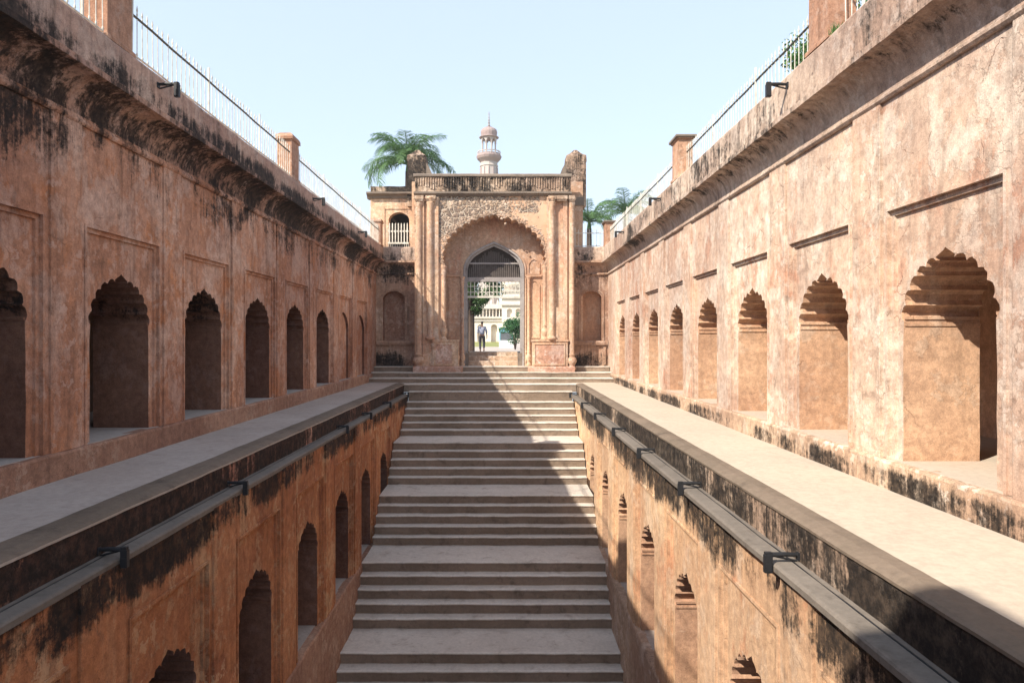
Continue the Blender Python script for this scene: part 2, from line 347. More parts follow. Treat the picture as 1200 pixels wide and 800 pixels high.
def arcade(s, X0, root, y0, y1, zb, zt, bays, ft, zap, T, mats, gal_z, gal_d, name='wall'):
    """pit wall on side s (+1 right): bays = (centre, half frame, half arch, blind)"""
    mw, mrev, mdark = mats
    tf = lambda d: (lambda u, z: (s * (X0 + d), u, z))
    mb = MB(); u = y0
    for c, hf, ha, bl in bays:
        for a, b in ((u, c - hf),):
            n = max(1, int((b - a) / .5))
            mb.face([tf(0)(a, zb), tf(0)(b, zb), tf(0)(b, zt), tf(0)(a, zt)])
        mb.face([tf(0)(c - hf, ft), tf(0)(c + hf, ft), tf(0)(c + hf, zt), tf(0)(c - hf, zt)])
        u = c + hf
    mb.face([tf(0)(u, zb), tf(0)(y1, zb), tf(0)(y1, zt), tf(0)(u, zt)])
    obj(name, mb, mw, root)
    for c, hf, ha, bl in bays:
        hi = hf - .06; ti = ft - .055
        fr = MB()
        o1 = [(-hf, zb), (-hf, ft), (hf, ft), (hf, zb)]; i1 = [(-hi, zb), (-hi, ti), (hi, ti), (hi, zb)]
        o1 = [(a + random.uniform(-.004, .004), b) for a, b in o1]
        q = lambda d: (lambda a, z: (s * d, a, z))
        fr.wallstrip(o1, q(0), q(.028)); fr.rings([[q(.028)(*p) for p in o1], [q(.028)(*p) for p in i1]], close=False, caps=False)
        fr.wallstrip(i1, q(.028), q(.06))
        b1 = [(-hf - .035, zb), (-hf - .035, ft + .035), (hf + .035, ft + .035), (hf + .035, zb)]
        fr.rings([[q(.001)(*p) for p in b1], [q(-.014)(*p) for p in b1], [q(-.016)(*p) for p in o1], [q(.001)(*p) for p in o1]], close=False, caps=False)
        obj('panel_frame', fr, mw, root, loc=(s * X0, c, 0))
        out = foil_outline(ha, zb, zap) if not bl == 2 else pointed_outline(ha, zb, zap)
        pm = MB()
        poly = [(-hi, zb), (-hi, ti), (hi, ti), (hi, zb)] + out
        pm.poly(poly, tf=q(.06), mi=0)
        dep = .14 if bl else T
        pm.wallstrip(out, q(.06), q(dep), mi=1)
        if bl: pm.poly(out, tf=q(dep), mi=0)
        obj('arch_panel', pm, [mw, mrev], root, loc=(s * X0, c, 0))
        if not bl:
            zi = zap - .745
            for sg in (1, -1):
                im = MB()
                for (za, zc, pr) in ((zi, zi + .028, .022), (zi + .028, zi + .07, .010), (zi + .07, zi + .10, .026)):
                    a, b = sorted((sg * (ha + .01), sg * (ha - pr)))
                    xa, xb = sorted((s * .07, s * T)); im.box(xa, xb, a, b, za, zc)
                obj('impost', im, mrev, root, loc=(s * X0, c, 0))
    # pilaster strips between the bays
    for (c, hf, ha, bl), (c2, hf2, ha2, bl2) in zip(bays[:-1], bays[1:]):
        u0, u1 = c + hf + .12, c2 - hf2 - .12
        sweep(pm := MB(), [(.01, u0), (-.026, u0), (-.030, u0 + .01), (-.030, u1 - .01), (-.026, u1), (.01, u1)], zb, zt - .02, lambda d, u, z: (s * (X0 + d), z, u), .2, .005)
        obj('pilaster', pm, mw, root)
    # gallery behind
    a, b = sorted((s * (X0 + T), s * (X0 + T + gal_d))); g = MB()
    xo = s * (X0 + T + gal_d); xi = s * (X0 + T); zc = gal_z
    g.face([(xo, y0, zb), (xo, y1, zb), (xo, y1, zc), (xo, y0, zc)])
    g.face([(xi, y0, zc), (xo, y0, zc), (xo, y1, zc), (xi, y1, zc)])
    g.face([(xi, y0, zb), (xo, y0, zb), (xo, y0, zc), (xi, y0, zc)]); g.face([(xi, y1, zb), (xo, y1, zb), (xo, y1, zc), (xi, y1, zc)])
    # inner side of the pit wall, piers between the openings
    u = y0
    for c, hf, ha, bl in bays:
        if bl: continue
        g.face([(xi, u, zb), (xi, c - ha, zb), (xi, c - ha, zc), (xi, u, zc)])
        ou = foil_outline(ha, zb, zap, jt=0)
        g.poly([(-ha, zb), (-ha, zc), (ha, zc), (ha, zb)] + [p for p in ou][1:-1], tf=lambda q_, z: (xi + s * .002, c + q_, z))
        u = c + ha
    g.face([(xi, u, zb), (xi, y1, zb), (xi, y1, zc), (xi, u, zc)])
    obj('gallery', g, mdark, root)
def pointed_outline(ha, zb, zap, rise=.75):
    zs = zap - rise * ha * 1.15; h = []
    for i in range(15):
        t = i / 14; ang = t * math.pi / 2
        x = ha * (math.cos(ang) ** .9 if t < 1 else 0); z = zs + (zap - zs) * (math.sin(ang) ** 1.0 * .86 + .14 * t ** 2)
        h.append((x, z))
    r = [(ha, zb)] + h; return r + [(-x, z) for x, z in r[::-1][1:]]

# ------------------------------------------------------------------ the pit: upper walls
ZW = -1.60      # walkways
XR, XL = 4.17, 5.15
YN, YF = -2.6, 27.4
for s, X0, side in ((1, XR, 'right'), (-1, XL, 'left')):
    tf = lambda d, u, z, s=s, X0=X0: (s * (X0 + d), u, z)
    if s > 0:
        bays = [(6.55 + 2.55 * k, .86, .69, 0) for k in range(-3, 8)]
        root = thing('arcaded_wall', 'sunlit pink plaster wall of the right side with nine scalloped arches above the pale walkway', 'wall', (X0, 12, ZW))
    else:
        bays = [(6.72 + 2.565 * k, .88, .71, 0 if k < 6 else 2) for k in range(-3, 8)]
        root = thing('arcaded_wall', 'shaded rose brown plaster wall of the left side with dark scalloped arches above the walkway', 'wall', (-X0, 12, ZW))
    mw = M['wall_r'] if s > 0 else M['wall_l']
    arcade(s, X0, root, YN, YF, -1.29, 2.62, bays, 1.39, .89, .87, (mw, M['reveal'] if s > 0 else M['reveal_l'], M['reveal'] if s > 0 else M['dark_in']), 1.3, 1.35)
    pr = .26 if s > 0 else .36; zl = 3.10 if s > 0 else 3.14
    sweep(m := MB(), [(.1, -1.62), (-.075, -1.62), (-.075, -1.32), (-.06, -1.293), (.0, -1.29), (.1, -1.29)], YN, YF - .3, tf, .15, .010)
    obj('plinth', m, M['plinth_r'] if s > 0 else M['plinth_l'], root)
    m = MB(); a, b = sorted((s * (X0 - .0), s * (X0 + .87 + 1.35))); m.box(a, b, YN, YF, -1.40, -1.286)
    obj('gallery_floor', m, M['walk_r'] if s > 0 else M['walk_l'], root)
    # string moulding
    sweep(m := MB(), [(.02, 2.60), (-.035, 2.60), (-.055, 2.625), (-.055, 2.655), (-.03, 2.675), (-.03, 2.70), (.02, 2.70)], YN, YF, tf, .2, .004)
    obj('string_moulding', m, M['cove_r'] if s > 0 else M['wall_l'], root)
    cove = [(-.02 - pr * (1 - math.cos(t * math.pi / 2)) , 2.70 + (zl - .06 - 2.70) * math.sin(t * math.pi / 2) ** 1.0) for t in [i / 9 for i in range(10)]]
    prof = cove + [(-pr - .06, zl - .05), (-pr - .06, zl + .02), (-pr - .04, zl + .03), (.45, zl + .03), (.45, 2.70)]
    sweep(m := MB(), prof, YN, YF, tf, .14, .008, seed=3)
    obj('cornice', m, M['cove_r'] if s > 0 else M['cove_l'], root)
    sweep(m := MB(), [(-pr + .03, zl + .028), (-pr + .03, 3.40), (-pr + .03, 3.66), (-pr + .06, 3.70), (.30, 3.70), (.40, 3.66), (.40, zl + .028)], YN, YF, tf, .14, .008, seed=5)
    obj('parapet', m, M['cove_r'] if s > 0 else M['band_l'], root)

# ------------------------------------------------------------------ lower walls, walkways, kerbs, ledges
YE = 24.85
for s, X0, side in ((1, 2.5, 'right'), (-1, 3.5, 'left')):
    tf = lambda d, u, z, s=s, X0=X0: (s * (X0 + d), u, z)
    bays = [((7.07 if s > 0 else 7.22) + (2.53 if s > 0 else 2.565) * k, .83, .64, 0) for k in range(-3, 7)]
    bays = [b for b in bays if b[0] < 21]
    root = thing('lower_arcade_wall', ('sunlit ochre lower wall right of the stairs with scalloped arches' if s > 0 else 'shaded rust brown lower wall left of the stairs with dark scalloped arches'), 'wall', (s * X0, 12, -8.6))
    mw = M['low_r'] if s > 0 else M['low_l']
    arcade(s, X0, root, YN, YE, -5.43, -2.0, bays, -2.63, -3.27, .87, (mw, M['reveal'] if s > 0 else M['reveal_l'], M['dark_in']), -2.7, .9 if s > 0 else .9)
    sweep(m := MB(), [(.12, -8.8), (-.10, -8.8), (-.05, -5.47), (-.03, -5.43), (.12, -5.43)], YN, YE, tf, .15, .012)
    obj('wall_base', m, M['plinth_r'] if s > 0 else M['plinth_l'], root)
    m = MB(); a, b = sorted((s * (X0 + .1), s * (X0 + 1.8))); m.box(a, b, YN, YE, -5.6, -5.426)
    obj('gallery_floor', m, M['walk_l'], root)
    # kerb between walkway and pit
    face, back = (2.64, 2.90) if s > 0 else (3.67, 3.98)
    k0 = thing('kerb', 'long weathered stone kerb with blackened face edging the %s walkway' % side, 'kerb', (s * face, 11, -2.1))
    tk = lambda d, u, z, s=s: (s * d, u, z)
    sweep(m := MB(), [(face, -2.12), (face, -1.95), (face - .005, -1.70), (face, -1.655), (face + .08, -1.652), (face + .08, -2.12)], YN, YE + .12, tk, .11, .008, seed=9)
    obj('kerb_face', m, M['curb_face_r'] if s > 0 else M['curb_face_l'], k0)
    sweep(m := MB(), [(face - .018, -1.652), (face - .02, -1.628), (face + .01, -1.610), (face + .10, -1.588), (back - .03, ZW + .012), (back, ZW - .01), (back, -1.75), (face + .081, -1.75), (face + .081, -1.652)], YN, YE + .15, tk, .11, .006, seed=12, mi=[2, 0, 0, 0, 0, 1, 1, 1, 1])
    obj('kerb_top', m, [M['curb_top'], M['curb_top'], M['walk_l'] if s < 0 else M['curb_top']], k0)
    # coping ledge carrying the floodlights
    led = MB(); w_, zl = (.235, -1.985) if s > 0 else (.195, -1.95); o = face - w_
    prof = [(face + .01, zl - .17), (face + .01, zl), (face - .040, zl - .002), (face - .044, zl - .025), (face - .056, zl - .026), (face - .060, zl - .004),
            (face - w_ + .03, zl - .014), (face - w_ + .012, zl - .02), (o, zl - .035), (o + .002, zl - .085), (o + .02, zl - .095), (face - .13, zl - .10), (face - .13, zl - .17)]
    sweep(led, prof, YN, YE - .1, tk, .16, .0035, seed=2)
    obj_ = obj('stone_ledge', led, M['coping']); cb = MB(); cb.tube([(s * (face - .050 + .004 * math.sin(q * 1.7)), YN + (YE - .2 - YN) * q / 60, zl - .010 + .004 * math.sin(q * 2.3)) for q in range(61)], .009, 6); obj('cable', cb, M['black'], obj_); tag(obj_, 'narrow grey stone ledge running below the kerb on the %s side of the stairs' % side, 'ledge')
    # walkway
    wk = MB(); x0, x1 = back - .035, (XR if s > 0 else XL) + .02; nx, ny = 8, 90
    for i in range(ny):
        for j in range(nx):
            c = []
            for (ii, jj) in ((i, j), (i, j + 1), (i + 1, j + 1), (i + 1, j)):
                x = x0 + (x1 - x0) * jj / nx; y = YN + (25.75 - YN) * ii / ny
                c.append((s * x, y, ZW + .008 * mn.noise(Vector((x, y * .7, 3)))))
            wk.face(c)
    wk.face([(s * x0, YN, ZW - .02), (s * x1, YN, ZW - .02), (s * x1, YN, ZW - .5), (s * x0, YN, ZW - .5)])
    struct('walkway_' + side, wk, M['walk_r'] if s > 0 else M['walk_l'])

# ------------------------------------------------------------------ stairs
stairs = thing('stone_staircase', 'broad worn stone staircase climbing to the arched gateway', 'staircase', (-.5, 14.3, -8.7))
edges = []   # (front y, tread z)
def flight(ya, za, yb, zb_, n):
    for i in range(n): edges.append((ya + (yb - ya) * i / n, za + (zb_ - za) * i / n))
y = 11.3
for i in range(9): edges.append((11.3 + .335 * i, -6.55 - .225 * (9 - i)))
edges.append((14.3, -6.55)); flight(15.5, -6.32, 16.6, -5.4, 4); edges.append((16.6, -5.4))
flight(17.95, -5.18, 18.9, -4.3, 4); edges.append((18.9, -4.3))
flight(20.3, -4.08, 21.3, -3.2, 4); edges.append((21.3, -3.2))
flight(22.75, -3.0, 24.2, -2.2, 4); edges.append((24.2, -2.2)); edges.append((24.62, -1.86)); edges.append((25.0, -1.62))
edges += [(25.62, -1.44), (26.3, -1.25), (26.9, -1.05)]
for i, (yf, z) in enumerate(edges):
    ynext = edges[i + 1][0] if i + 1 < len(edges) else 27.6
    zprev = edges[i - 1][1] if i else z - .23
    wide = i >= len(edges) - 3
    x0, x1 = (-3.46, 2.46) if not wide else (-XL + .02, XR - .02)
    if i == len(edges) - 4: x0, x1 = -3.97, 2.89
    top = z; bot = zprev - .05
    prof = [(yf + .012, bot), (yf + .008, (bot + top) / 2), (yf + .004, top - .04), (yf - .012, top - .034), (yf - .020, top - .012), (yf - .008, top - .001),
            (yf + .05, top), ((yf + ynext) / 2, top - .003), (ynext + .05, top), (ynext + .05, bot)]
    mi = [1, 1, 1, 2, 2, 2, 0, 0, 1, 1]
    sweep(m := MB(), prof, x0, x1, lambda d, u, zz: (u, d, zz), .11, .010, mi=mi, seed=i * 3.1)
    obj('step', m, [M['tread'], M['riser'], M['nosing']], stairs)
pf = MB().box(-3.6, 2.6, -3, 11.4, -8.9, -8.6); struct('pit_floor', pf, M['tread'])
# ------------------------------------------------------------------ floodlights
lamp0 = None
def make_lamp(sgn):
    t = thing('floodlight', '', 'floodlight', (0, 0, 0))
    # local: x outwards (into the pit) positive, sits on ledge; arm from -.0 to .27, head hanging at .25
    f = lambda a, b: tuple(sorted((sgn * a, sgn * b)))   # a, b measured from the wall outwards
    m = MB(); a, b = f(-.01, .015); m.box(a, b, -.03, .03, -.0, .075); obj('wall_plate', m, M['black'], t, loc=(0, 0, 0))
    m = MB(); m.tube([(sgn * .0, 0, .05), (sgn * .12, 0, .055), (sgn * .26, 0, .05)], [.02, .024, .026], 8); a, b = f(.235, .293); m.box(a, b, -.026, .026, .03, .078)
    obj('arm', m, M['black'], t, loc=(0, 0, 0))
    m = MB(); a, b = f(.232, .30); m.box(a, b, -.028, .028, -.125, .05); a, b = f(.240, .292); m.box(a, b, -.034, .034, -.115, -.03)
    hd = obj('lamp_head', m, M['black'], t, loc=(0, 0, 0))
    m = MB(); a, b = f(.24, .292); m.box(a, b, -.022, .022, -.129, -.1255); obj('lens', m, M['lens'], hd, loc=(0, 0, 0))
    m = MB(); m.tube([(sgn * .02, 0, -.01), (sgn * .10, .0, .01), (sgn * .2, 0, .035)], .011, 6); obj('brace', m, M['black'], t, loc=(0, 0, 0))
    return t
def put(src, first, loc, label, group):
    o = src if first else dup(src)
    if src.name.startswith('floodlight'): o.scale = (1.04 if loc[0] > 0 else .90, .8, .9)
    o.location = loc; o['label'] = label; o['group'] = group; return o
ORD = ['nearest', 'second nearest', 'third', 'fourth', 'fifth', 'sixth', 'farthest']
lr = make_lamp(-1); ll = make_lamp(1)
for i, yy in enumerate([6.12, 9.16, 12.0, 14.8, 17.8, 20.8, 24.5]):
    put(lr, i == 0, (2.64, yy, -1.97), '%s black floodlight on the stone ledge along the right side of the stairs' % ORD[i], 'floodlights on the right ledge')
OL = ['nearest', 'second nearest', 'third', 'fourth', 'fifth', 'farthest']
for i, yy in enumerate([6.17, 9.05, 14.95, 17.6, 20.6, 24.4]):
    put(ll, i == 0, (-3.67, yy, -1.94), '%s black floodlight on the stone ledge along the left side of the stairs' % OL[i], 'floodlights on the left ledge')
OT = ['nearest', 'middle', 'farthest']
for i, yy in enumerate([9.5, 17.2, 22.5]):
    o = dup(lr); o.scale = (1, 1, 1); o.location = (XR - .23, yy, 3.50); o['label'] = '%s of three black floodlights on the right parapet under the railing' % OT[i]; o['group'] = 'floodlights on the right parapet'
    o = dup(ll); o.scale = (1, 1, 1); o.location = (-XL + .33, yy, 3.50); o['label'] = '%s of three black floodlights on the left parapet under the railing' % OT[i]; o['group'] = 'floodlights on the left parapet'

# ------------------------------------------------------------------ parapet posts
def make_post(kind):
    t = thing('stone_post', '', 'post', (0, 0, 0))
    m = MB(); pr = [(-.2, 0), (-.2, .05), (-.17, .08), (-.17, .88), (-.2, .90), (-.2, .93)]
    rr = [[(d, d * 1.6, z), (-d, d * 1.6, z), (-d, -d * 1.6, z), (d, -d * 1.6, z)] for d, z in pr]
    rr = [[jit(p, .006, 5, 2) for p in r] for r in rr]; m.rings(rr); obj('shaft', m, M['post'], t, loc=(0, 0, 0))
    m = MB()
    if kind == 'flat': pr = [(-.225, .93), (-.235, .945), (-.235, .985), (-.2, 1.0)]
    else: pr = [(-.2, .93), (-.205, .96), (-.18, 1.02), (-.12, 1.07), (-.04, 1.09)]
    rr = [[jit(p, .006, 6, 4) for p in ((d, d * 1.5, z), (-d, d * 1.5, z), (-d, -d * 1.5, z), (d, -d * 1.5, z))] for d, z in pr]
    m.rings(rr); obj('cap', m, M['cap'] if kind == 'flat' else M['post'], t, loc=(0, 0, 0)); return t
pr_ = make_post('flat'); pl_ = make_post('round')
PY = [.9, 8.65, 15.9]
for i, yy in enumerate(PY[1:]):
    put(pr_, i == 0, (XR - .02, yy, 3.695), ['stone post cut by the top edge of the photo on the right parapet', 'middle stone post with a flat dark cap on the right parapet', 'small far stone post with flat cap on the right parapet by the gateway'][i], 'stone posts on the right parapet')
    put(pl_, i == 0, (-XL + .11, yy, 3.695), ['stone post cut by the top edge of the photo on the left parapet', 'middle stone post with a rounded top on the left parapet', 'small far stone post with rounded top on the left parapet by the gateway'][i], 'stone posts on the left parapet')

# ------------------------------------------------------------------ iron railings
bar_me = None
def bar_mesh():
    m = MB(); m.lathe([(.007, 0), (.007, .07), (.014, .09), (.014, .105), (.007, .12), (.007, .60), (.013, .62), (.007, .645), (.014, .68), (.001, .75)], 0, 0, 6)
    return m.mesh('bar', [M['white_iron']])
bar_me = bar_mesh()
up_me = MB().box(-.013, .013, -.013, .013, 0, .80).mesh('upright', [M['white_iron']])
def railing(ax, p0, p1, label, group, rail='dark_iron'):
    """ax 'y' or 'x': runs between p0 and p1"""
    p0 = Vector(p0); p1 = Vector(p1); t = thing('iron_railing', label, 'railing', p0, group)
    L = (p1 - p0).length; d = (p1 - p0) / L; n = int(L / .135)
    for i in range(n + 1):
        u = L * i / n; p = p0 + d * u
        if i % 17 == 0: o = bpy.data.objects.new('upright', up_me)
        else: o = bpy.data.objects.new('bar', bar_me)
        COL.objects.link(o); o.parent = t; o.location = p - p0
        o.rotation_euler = (random.uniform(-.012, .012), random.uniform(-.012, .012), 0)
        o.scale.z = random.uniform(.985, 1.015)
    for z, r, nm, mt in ((.58, .017, 'top_rail', M[rail]), (.06, .014, 'bottom_rail', M['white_iron'])):
        m = MB(); k_ = 12; m.tube([p0 + d * (L * i / k_) + Vector((0, 0, z + .006 * math.sin(i * 2.1))) for i in range(k_ + 1)], r, 6)
        obj(nm, m, mt, t)
    return t
for s, x, side in ((1, 4.17, 'right'), (-1, -4.90, 'left')):
    for (a, b, wh) in ((1.0, 8.33, 'nearest'), (8.97, 15.58, 'middle'), (16.22, 26.85 if s > 0 else 26.55, 'farthest')):
        railing('y', (x, a, 3.70), (x, b, 3.70), '%s stretch of spiked iron railing on top of the %s wall' % (wh, side), 'iron railings on the %s wall' % side)

# ------------------------------------------------------------------ terraces beside the pit
for s, X0, side in ((1, XR, 'right'), (-1, XL, 'left')):
    m = MB(); a, b = sorted((s * (X0 + .4), s * 26)); m.box(a, b, YN, 31, 2.75, 3.1)
    a, b = sorted((s * 25.5, s * 26)); m.box(a, b, YN, 31, -1.2, 2.75)
    a, b = sorted((s * (X0 + .0 if s < 0 else 4.3), s * 26))
    m.box(a, b, 30.6, 31, -1.2, 2.748); m.box(*sorted((s * (X0 + 2.3), s * 26)), YN, YN + .3, -9, 2.748)
    struct('terrace_' + side, m, M['earth'])
tw = thing('shadow_tower', 'plain unseen tower added behind the viewpoint at the left to cast the shadow on the right kerb', 'tower', (-9, -9, -1.6))  # unseen block added behind the camera, sized to shade the near right kerb
m = MB().box(-13, -4.8, -16, -2.05, -1.6, 7.2); obj('wall', m, M['wall_l'], tw)
sweep(m := MB(), [(-13.1, 7.2), (-13.1, 7.6), (-4.72, 7.6), (-4.72, 7.2)], -16.1, -1.98, lambda d, u, z: (d, u, z), 1, .01); obj('parapet', m, M['cove_l'], tw)

# ------------------------------------------------------------------ the gateway
S = 30.08                                             # the gate's elevation was measured at this many units per metre
gx = lambda p: (p - 591) / S
gz = lambda p: (398 - p) / S
GY = 26.6
gate = thing('gateway', 'tall weathered plaster gateway with a scalloped arch at the top of the stairs', 'gateway', (gx(578), GY, -1.25))
def lin(pts, n):   # resample a polyline with n points per span by Catmull-Rom
    out = []
    P = [pts[0]] + list(pts) + [pts[-1]]
    for i in range(1, len(P) - 2):
        p0, p1, p2, p3 = P[i - 1], P[i], P[i + 1], P[i + 2]
        for j in range(n):
            t = j / n
            out.append(tuple(.5 * ((2 * p1[k]) + (-p0[k] + p2[k]) * t + (2 * p0[k] - 5 * p1[k] + 4 * p2[k] - p3[k]) * t * t + (-p0[k] + 3 * p1[k] - 3 * p2[k] + p3[k]) * t ** 3) for k in (0, 1)))
    out.append(pts[-1]); return out
CX = gx(579)
GC = [(1.0, -1.95), (1.005, -1.68), (.985, -1.42), (.94, -1.18), (.865, -.95), (.765, -.74), (.64, -.56), (.50, -.41), (.35, -.29), (.20, -.20), (.085, -.15)]
HA = 1.94
zap = gz(250)
def gate_outline(off=0., jt=.012, zb=-1.25):
    h = foil_half(HA + off, zap + off, cusps=GC, bulge=.06, sc=1.0, tip=.15)
    z0 = h[0][1]; side = [(HA + off, zb + (z0 - zb) * i / 10) for i in range(10)]
    rn = lambda: random.uniform(-jt, jt)
    r = [(CX + x + rn(), z + (rn() if i else 0)) for i, (x, z) in enumerate(side + h)]
    l = [(CX - x + rn(), z + (rn() if i else 0)) for i, (x, z) in enumerate(side + h)]
    return r + [(CX, zap + off)] + l[::-1]
XA, XB = gx(486), gx(669)
out = gate_outline(); zt = gz(229)
m = MB(); m.poly([(XA, -1.25), (XA, zt), (XB, zt), (XB, -1.25)] + out, y=GY)
m.wallstrip(out, lambda u, z: (u, GY, z), lambda u, z: (u, GY + .85, z), mi=1)
m.face([(XA, GY, -1.25), (XA, 27.6, -1.25), (XA, 27.6, zt), (XA, GY, zt)], 1); m.face([(XB, GY, -1.25), (XB, 27.6, -1.25), (XB, 27.6, zt), (XB, GY, zt)], 1)
obj('wall', m, [M['spandrel'], M['gate']], gate)
# inner wall with the pointed doorway
D2 = GY + .85
PT = [(1.0, 0), (.995, .45), (.93, .72), (.80, .95), (.60, 1.14), (.36, 1.31), (.12, 1.44), (0, 1.50)]
DC = gx(578.3); zsp = gz(325)
def door(hw, zb=-1.25, dz=0., k=1.):
    h = lin([(a * hw, zsp + b * k + dz) for a, b in PT], 4)
    r = [(hw, zb)] + h; return [(DC + x, z) for x, z in r] + [(DC - x, z) for x, z in r[::-1][1:]]
d1 = door(1.20, k=.99)
rear = MB(); XC, XD = -3.72, 3.16
rear.poly([(XC, -1.25), (XC, 6.35), (XD, 6.35), (XD, -1.25)] + d1, y=D2)
rear.wallstrip(d1, lambda u, z: (u, D2, z), lambda u, z: (u, 29.3, z))
d2 = door(1.2, k=.99); rear.poly([(XC, -1.25), (XC, 6.35), (XD, 6.35), (XD, -1.25)] + d2, y=29.3)
rear.face([(XC, D2, -1.25), (XC, 29.3, -1.25), (XC, 29.3, 6.35), (XC, D2, 6.35)]); rear.face([(XD, D2, -1.25), (XD, 29.3, -1.25), (XD, 29.3, 6.35), (XD, D2, 6.35)])
rear.face([(XC, D2, 6.35), (XD, D2, 6.35), (XD, 29.3, 6.35), (XC, 29.3, 6.35)])
obj('inner_wall', rear, M['gate'], gate)
# archivolt mouldings round the doorway
def archring(a, b, yf, yb, mat, nm):
    A = door(*a); B = door(*b); m = MB()
    m.rings([[(x, yb, z) for x, z in B], [(x, yf, z) for x, z in B], [(x, yf, z) for x, z in A], [(x, yb, z) for x, z in A]], close=False, caps=False)
    obj(nm, m, mat, gate)
archring((1.145, -1.05, 0, .955), (1.215, -1.05, 0, 1.0), D2 - .06, D2 + .1, M['wood_grey'], 'archivolt')
archring((1.235, -1.05, .0, 1.015), (1.30, -1.05, 0, 1.07), D2 - .035, D2 + .01, M['gate'], 'archivolt')
archring((1.06, -1.05, 0, .89), (1.147, -1.05, 0, .955), D2 + .06, D2 + .14, M['wood_grey'], 'archivolt')
# recessed side panels in the alcove
for (a, b) in ((523.5, 537), (619.5, 634)):
    a_, b_ = gx(a), gx(b); c_ = (a_ + b_) / 2; hw = (b_ - a_) / 2
    for z0, z1 in ((gz(396), gz(326)), (gz(319), gz(300))):
        m = MB(); o1 = [(-hw, z0), (-hw, z1 - .18), (-hw * .5, z1 - .04), (0, z1), (hw * .5, z1 - .04), (hw, z1 - .18), (hw, z0)]
        i1 = [(x * .82, z0 + .04 if z == z0 else z - .04) for x, z in o1]
        q = lambda yy: (lambda u, z: (c_ + u, yy, z))
        m.rings([[q(D2)(*p) for p in o1], [q(D2 - .03)(*p) for p in o1], [q(D2 - .03)(*p) for p in i1], [q(D2)(*p) for p in i1]], close=True, caps=False)
        obj('side_panel', m, M['gate'], gate)
for a, b in ((521, 541), (616, 636)): m = MB(); m.box(gx(a), gx(b), D2 - .07, D2, gz(322), gz(319.5)); obj('impost', m, M['gate'], gate)
# colonnettes and shafts
def shaft(px, r, ztop, zbot, mat, nm='colonnette', y=GY - .01, bulb=True, cap=True):
    H = ztop - zbot; pr = [(r * 1.6, zbot), (r * 1.6, zbot + .1), (r * 1.0, zbot + .14)]
    if bulb: pr += [(r * 1.25, zbot + .2), (r * 1.9, zbot + .32), (r * 1.7, zbot + .44), (r * .95, zbot + .52), (r * 1.3, zbot + .56), (r * 1.3, zbot + .60), (r, zbot + .64)]
    else: pr += [(r, zbot + .2)]
    pr += [(r * (1 - .0 * i), zbot + .65 + (H - 1.0) * i / 6) for i in range(1, 7)]
    if cap: pr += [(r * 1.3, ztop - .22), (r * 1.3, ztop - .18), (r, ztop - .15), (r * 1.7, ztop - .04), (r * 1.7, ztop)]
    else: pr += [(r, ztop)]
    m = MB(); m.lathe(pr, gx(px), y, 14); obj(nm, m, mat, gate, smooth=True)
G = M['gate']
shaft(491, .135, gz(232), gz(433), G, 'shaft'); shaft(669.8, .105, gz(232), gz(433), G, 'shaft', y=GY - .04)
shaft(504.5, .12, gz(232), gz(398), G, 'shaft', bulb=False, y=GY - .07); shaft(646.5, .12, gz(232), gz(398), G, 'shaft', bulb=False, y=GY - .07)
shaft(520, .075, gz(312), gz(399), G, y=GY + .03); shaft(638.5, .075, gz(312), gz(399), G, y=GY + .03)
shaft(540.5, .06, gz(322), gz(430), G, y=D2 - .05); shaft(620.5, .06, gz(322), gz(430), G, y=D2 - .05)
shaft(535.5, .06, gz(400), gz(430), G, y=GY + .0, cap=False); 
# flat pilasters with a sunk slot
for (a, b, sa, sb) in ((495.5, 514, 497, 500.2), (640.5, 664.5, 651, 659.5)):
    x0, x1, u0, u1 = gx(a), gx(b), gx(sa), gx(sb); yf = GY - .08; m = MB()
    m.poly([(x0, gz(430)), (x0, gz(231)), (x1, gz(231)), (x1, gz(430))], holes=[[(u0, gz(360)), (u1, gz(360)), (u1, gz(236)), (u0, gz(236))]], y=yf)
    m.wallstrip([(x0, gz(430)), (x0, gz(231)), (x1, gz(231)), (x1, gz(430))], lambda u, z: (u, yf, z), lambda u, z: (u, GY, z), True)
    m.wallstrip([(u0, gz(360)), (u1, gz(360)), (u1, gz(236)), (u0, gz(236))], lambda u, z: (u, yf, z), lambda u, z: (u, GY + .03, z), True)
    m.face([(u0, GY - .003, gz(360)), (u1, GY - .003, gz(360)), (u1, GY - .003, gz(236)), (u0, GY - .003, gz(236))])
    obj('pilaster', m, G, gate)
# pedestal blocks with framed terracotta panels
for (a, b, pa, pb) in ((507.5, 537.5, 511, 530), (623.5, 664.8, 627, 660.5)):
    x0, x1 = gx(a), gx(b); yf = GY - .16; m = MB()
    m.box(x0, x1, yf, GY - .002, gz(429), gz(400)); m.box(x0 - .03, x1 + .03, yf - .03, GY - .003, gz(400), gz(397.8))
    u0, u1, z0, z1 = gx(pa), gx(pb), gz(426), gz(403.5)
    for bx in ((u0 - .05, u1 + .05, z0 - .05, z0), (u0 - .05, u1 + .05, z1, z1 + .05), (u0 - .05, u0, z0, z1), (u1, u1 + .05, z0, z1)):
        m.box(bx[0], bx[1], yf - .03, yf - .001, bx[2], bx[3])
    ob = obj('pedestal', m, G, gate)
    m = MB(); m.box(u0, u1, yf - .008, yf - .0015, z0, z1); obj('panel', m, M['terra'], ob)
for (a, b) in ((485, 542), (619, 673)):
    sweep(m := MB(), [(GY - .26, -1.26), (GY - .26, gz(430.5)), (GY - .23, gz(428.8)), (GY + .5, gz(428.8)), (GY + .5, -1.26)], gx(a), gx(b), lambda d, u, z: (u, d, z), .12, .012)
    obj('base_course', m, M['terra'], gate)
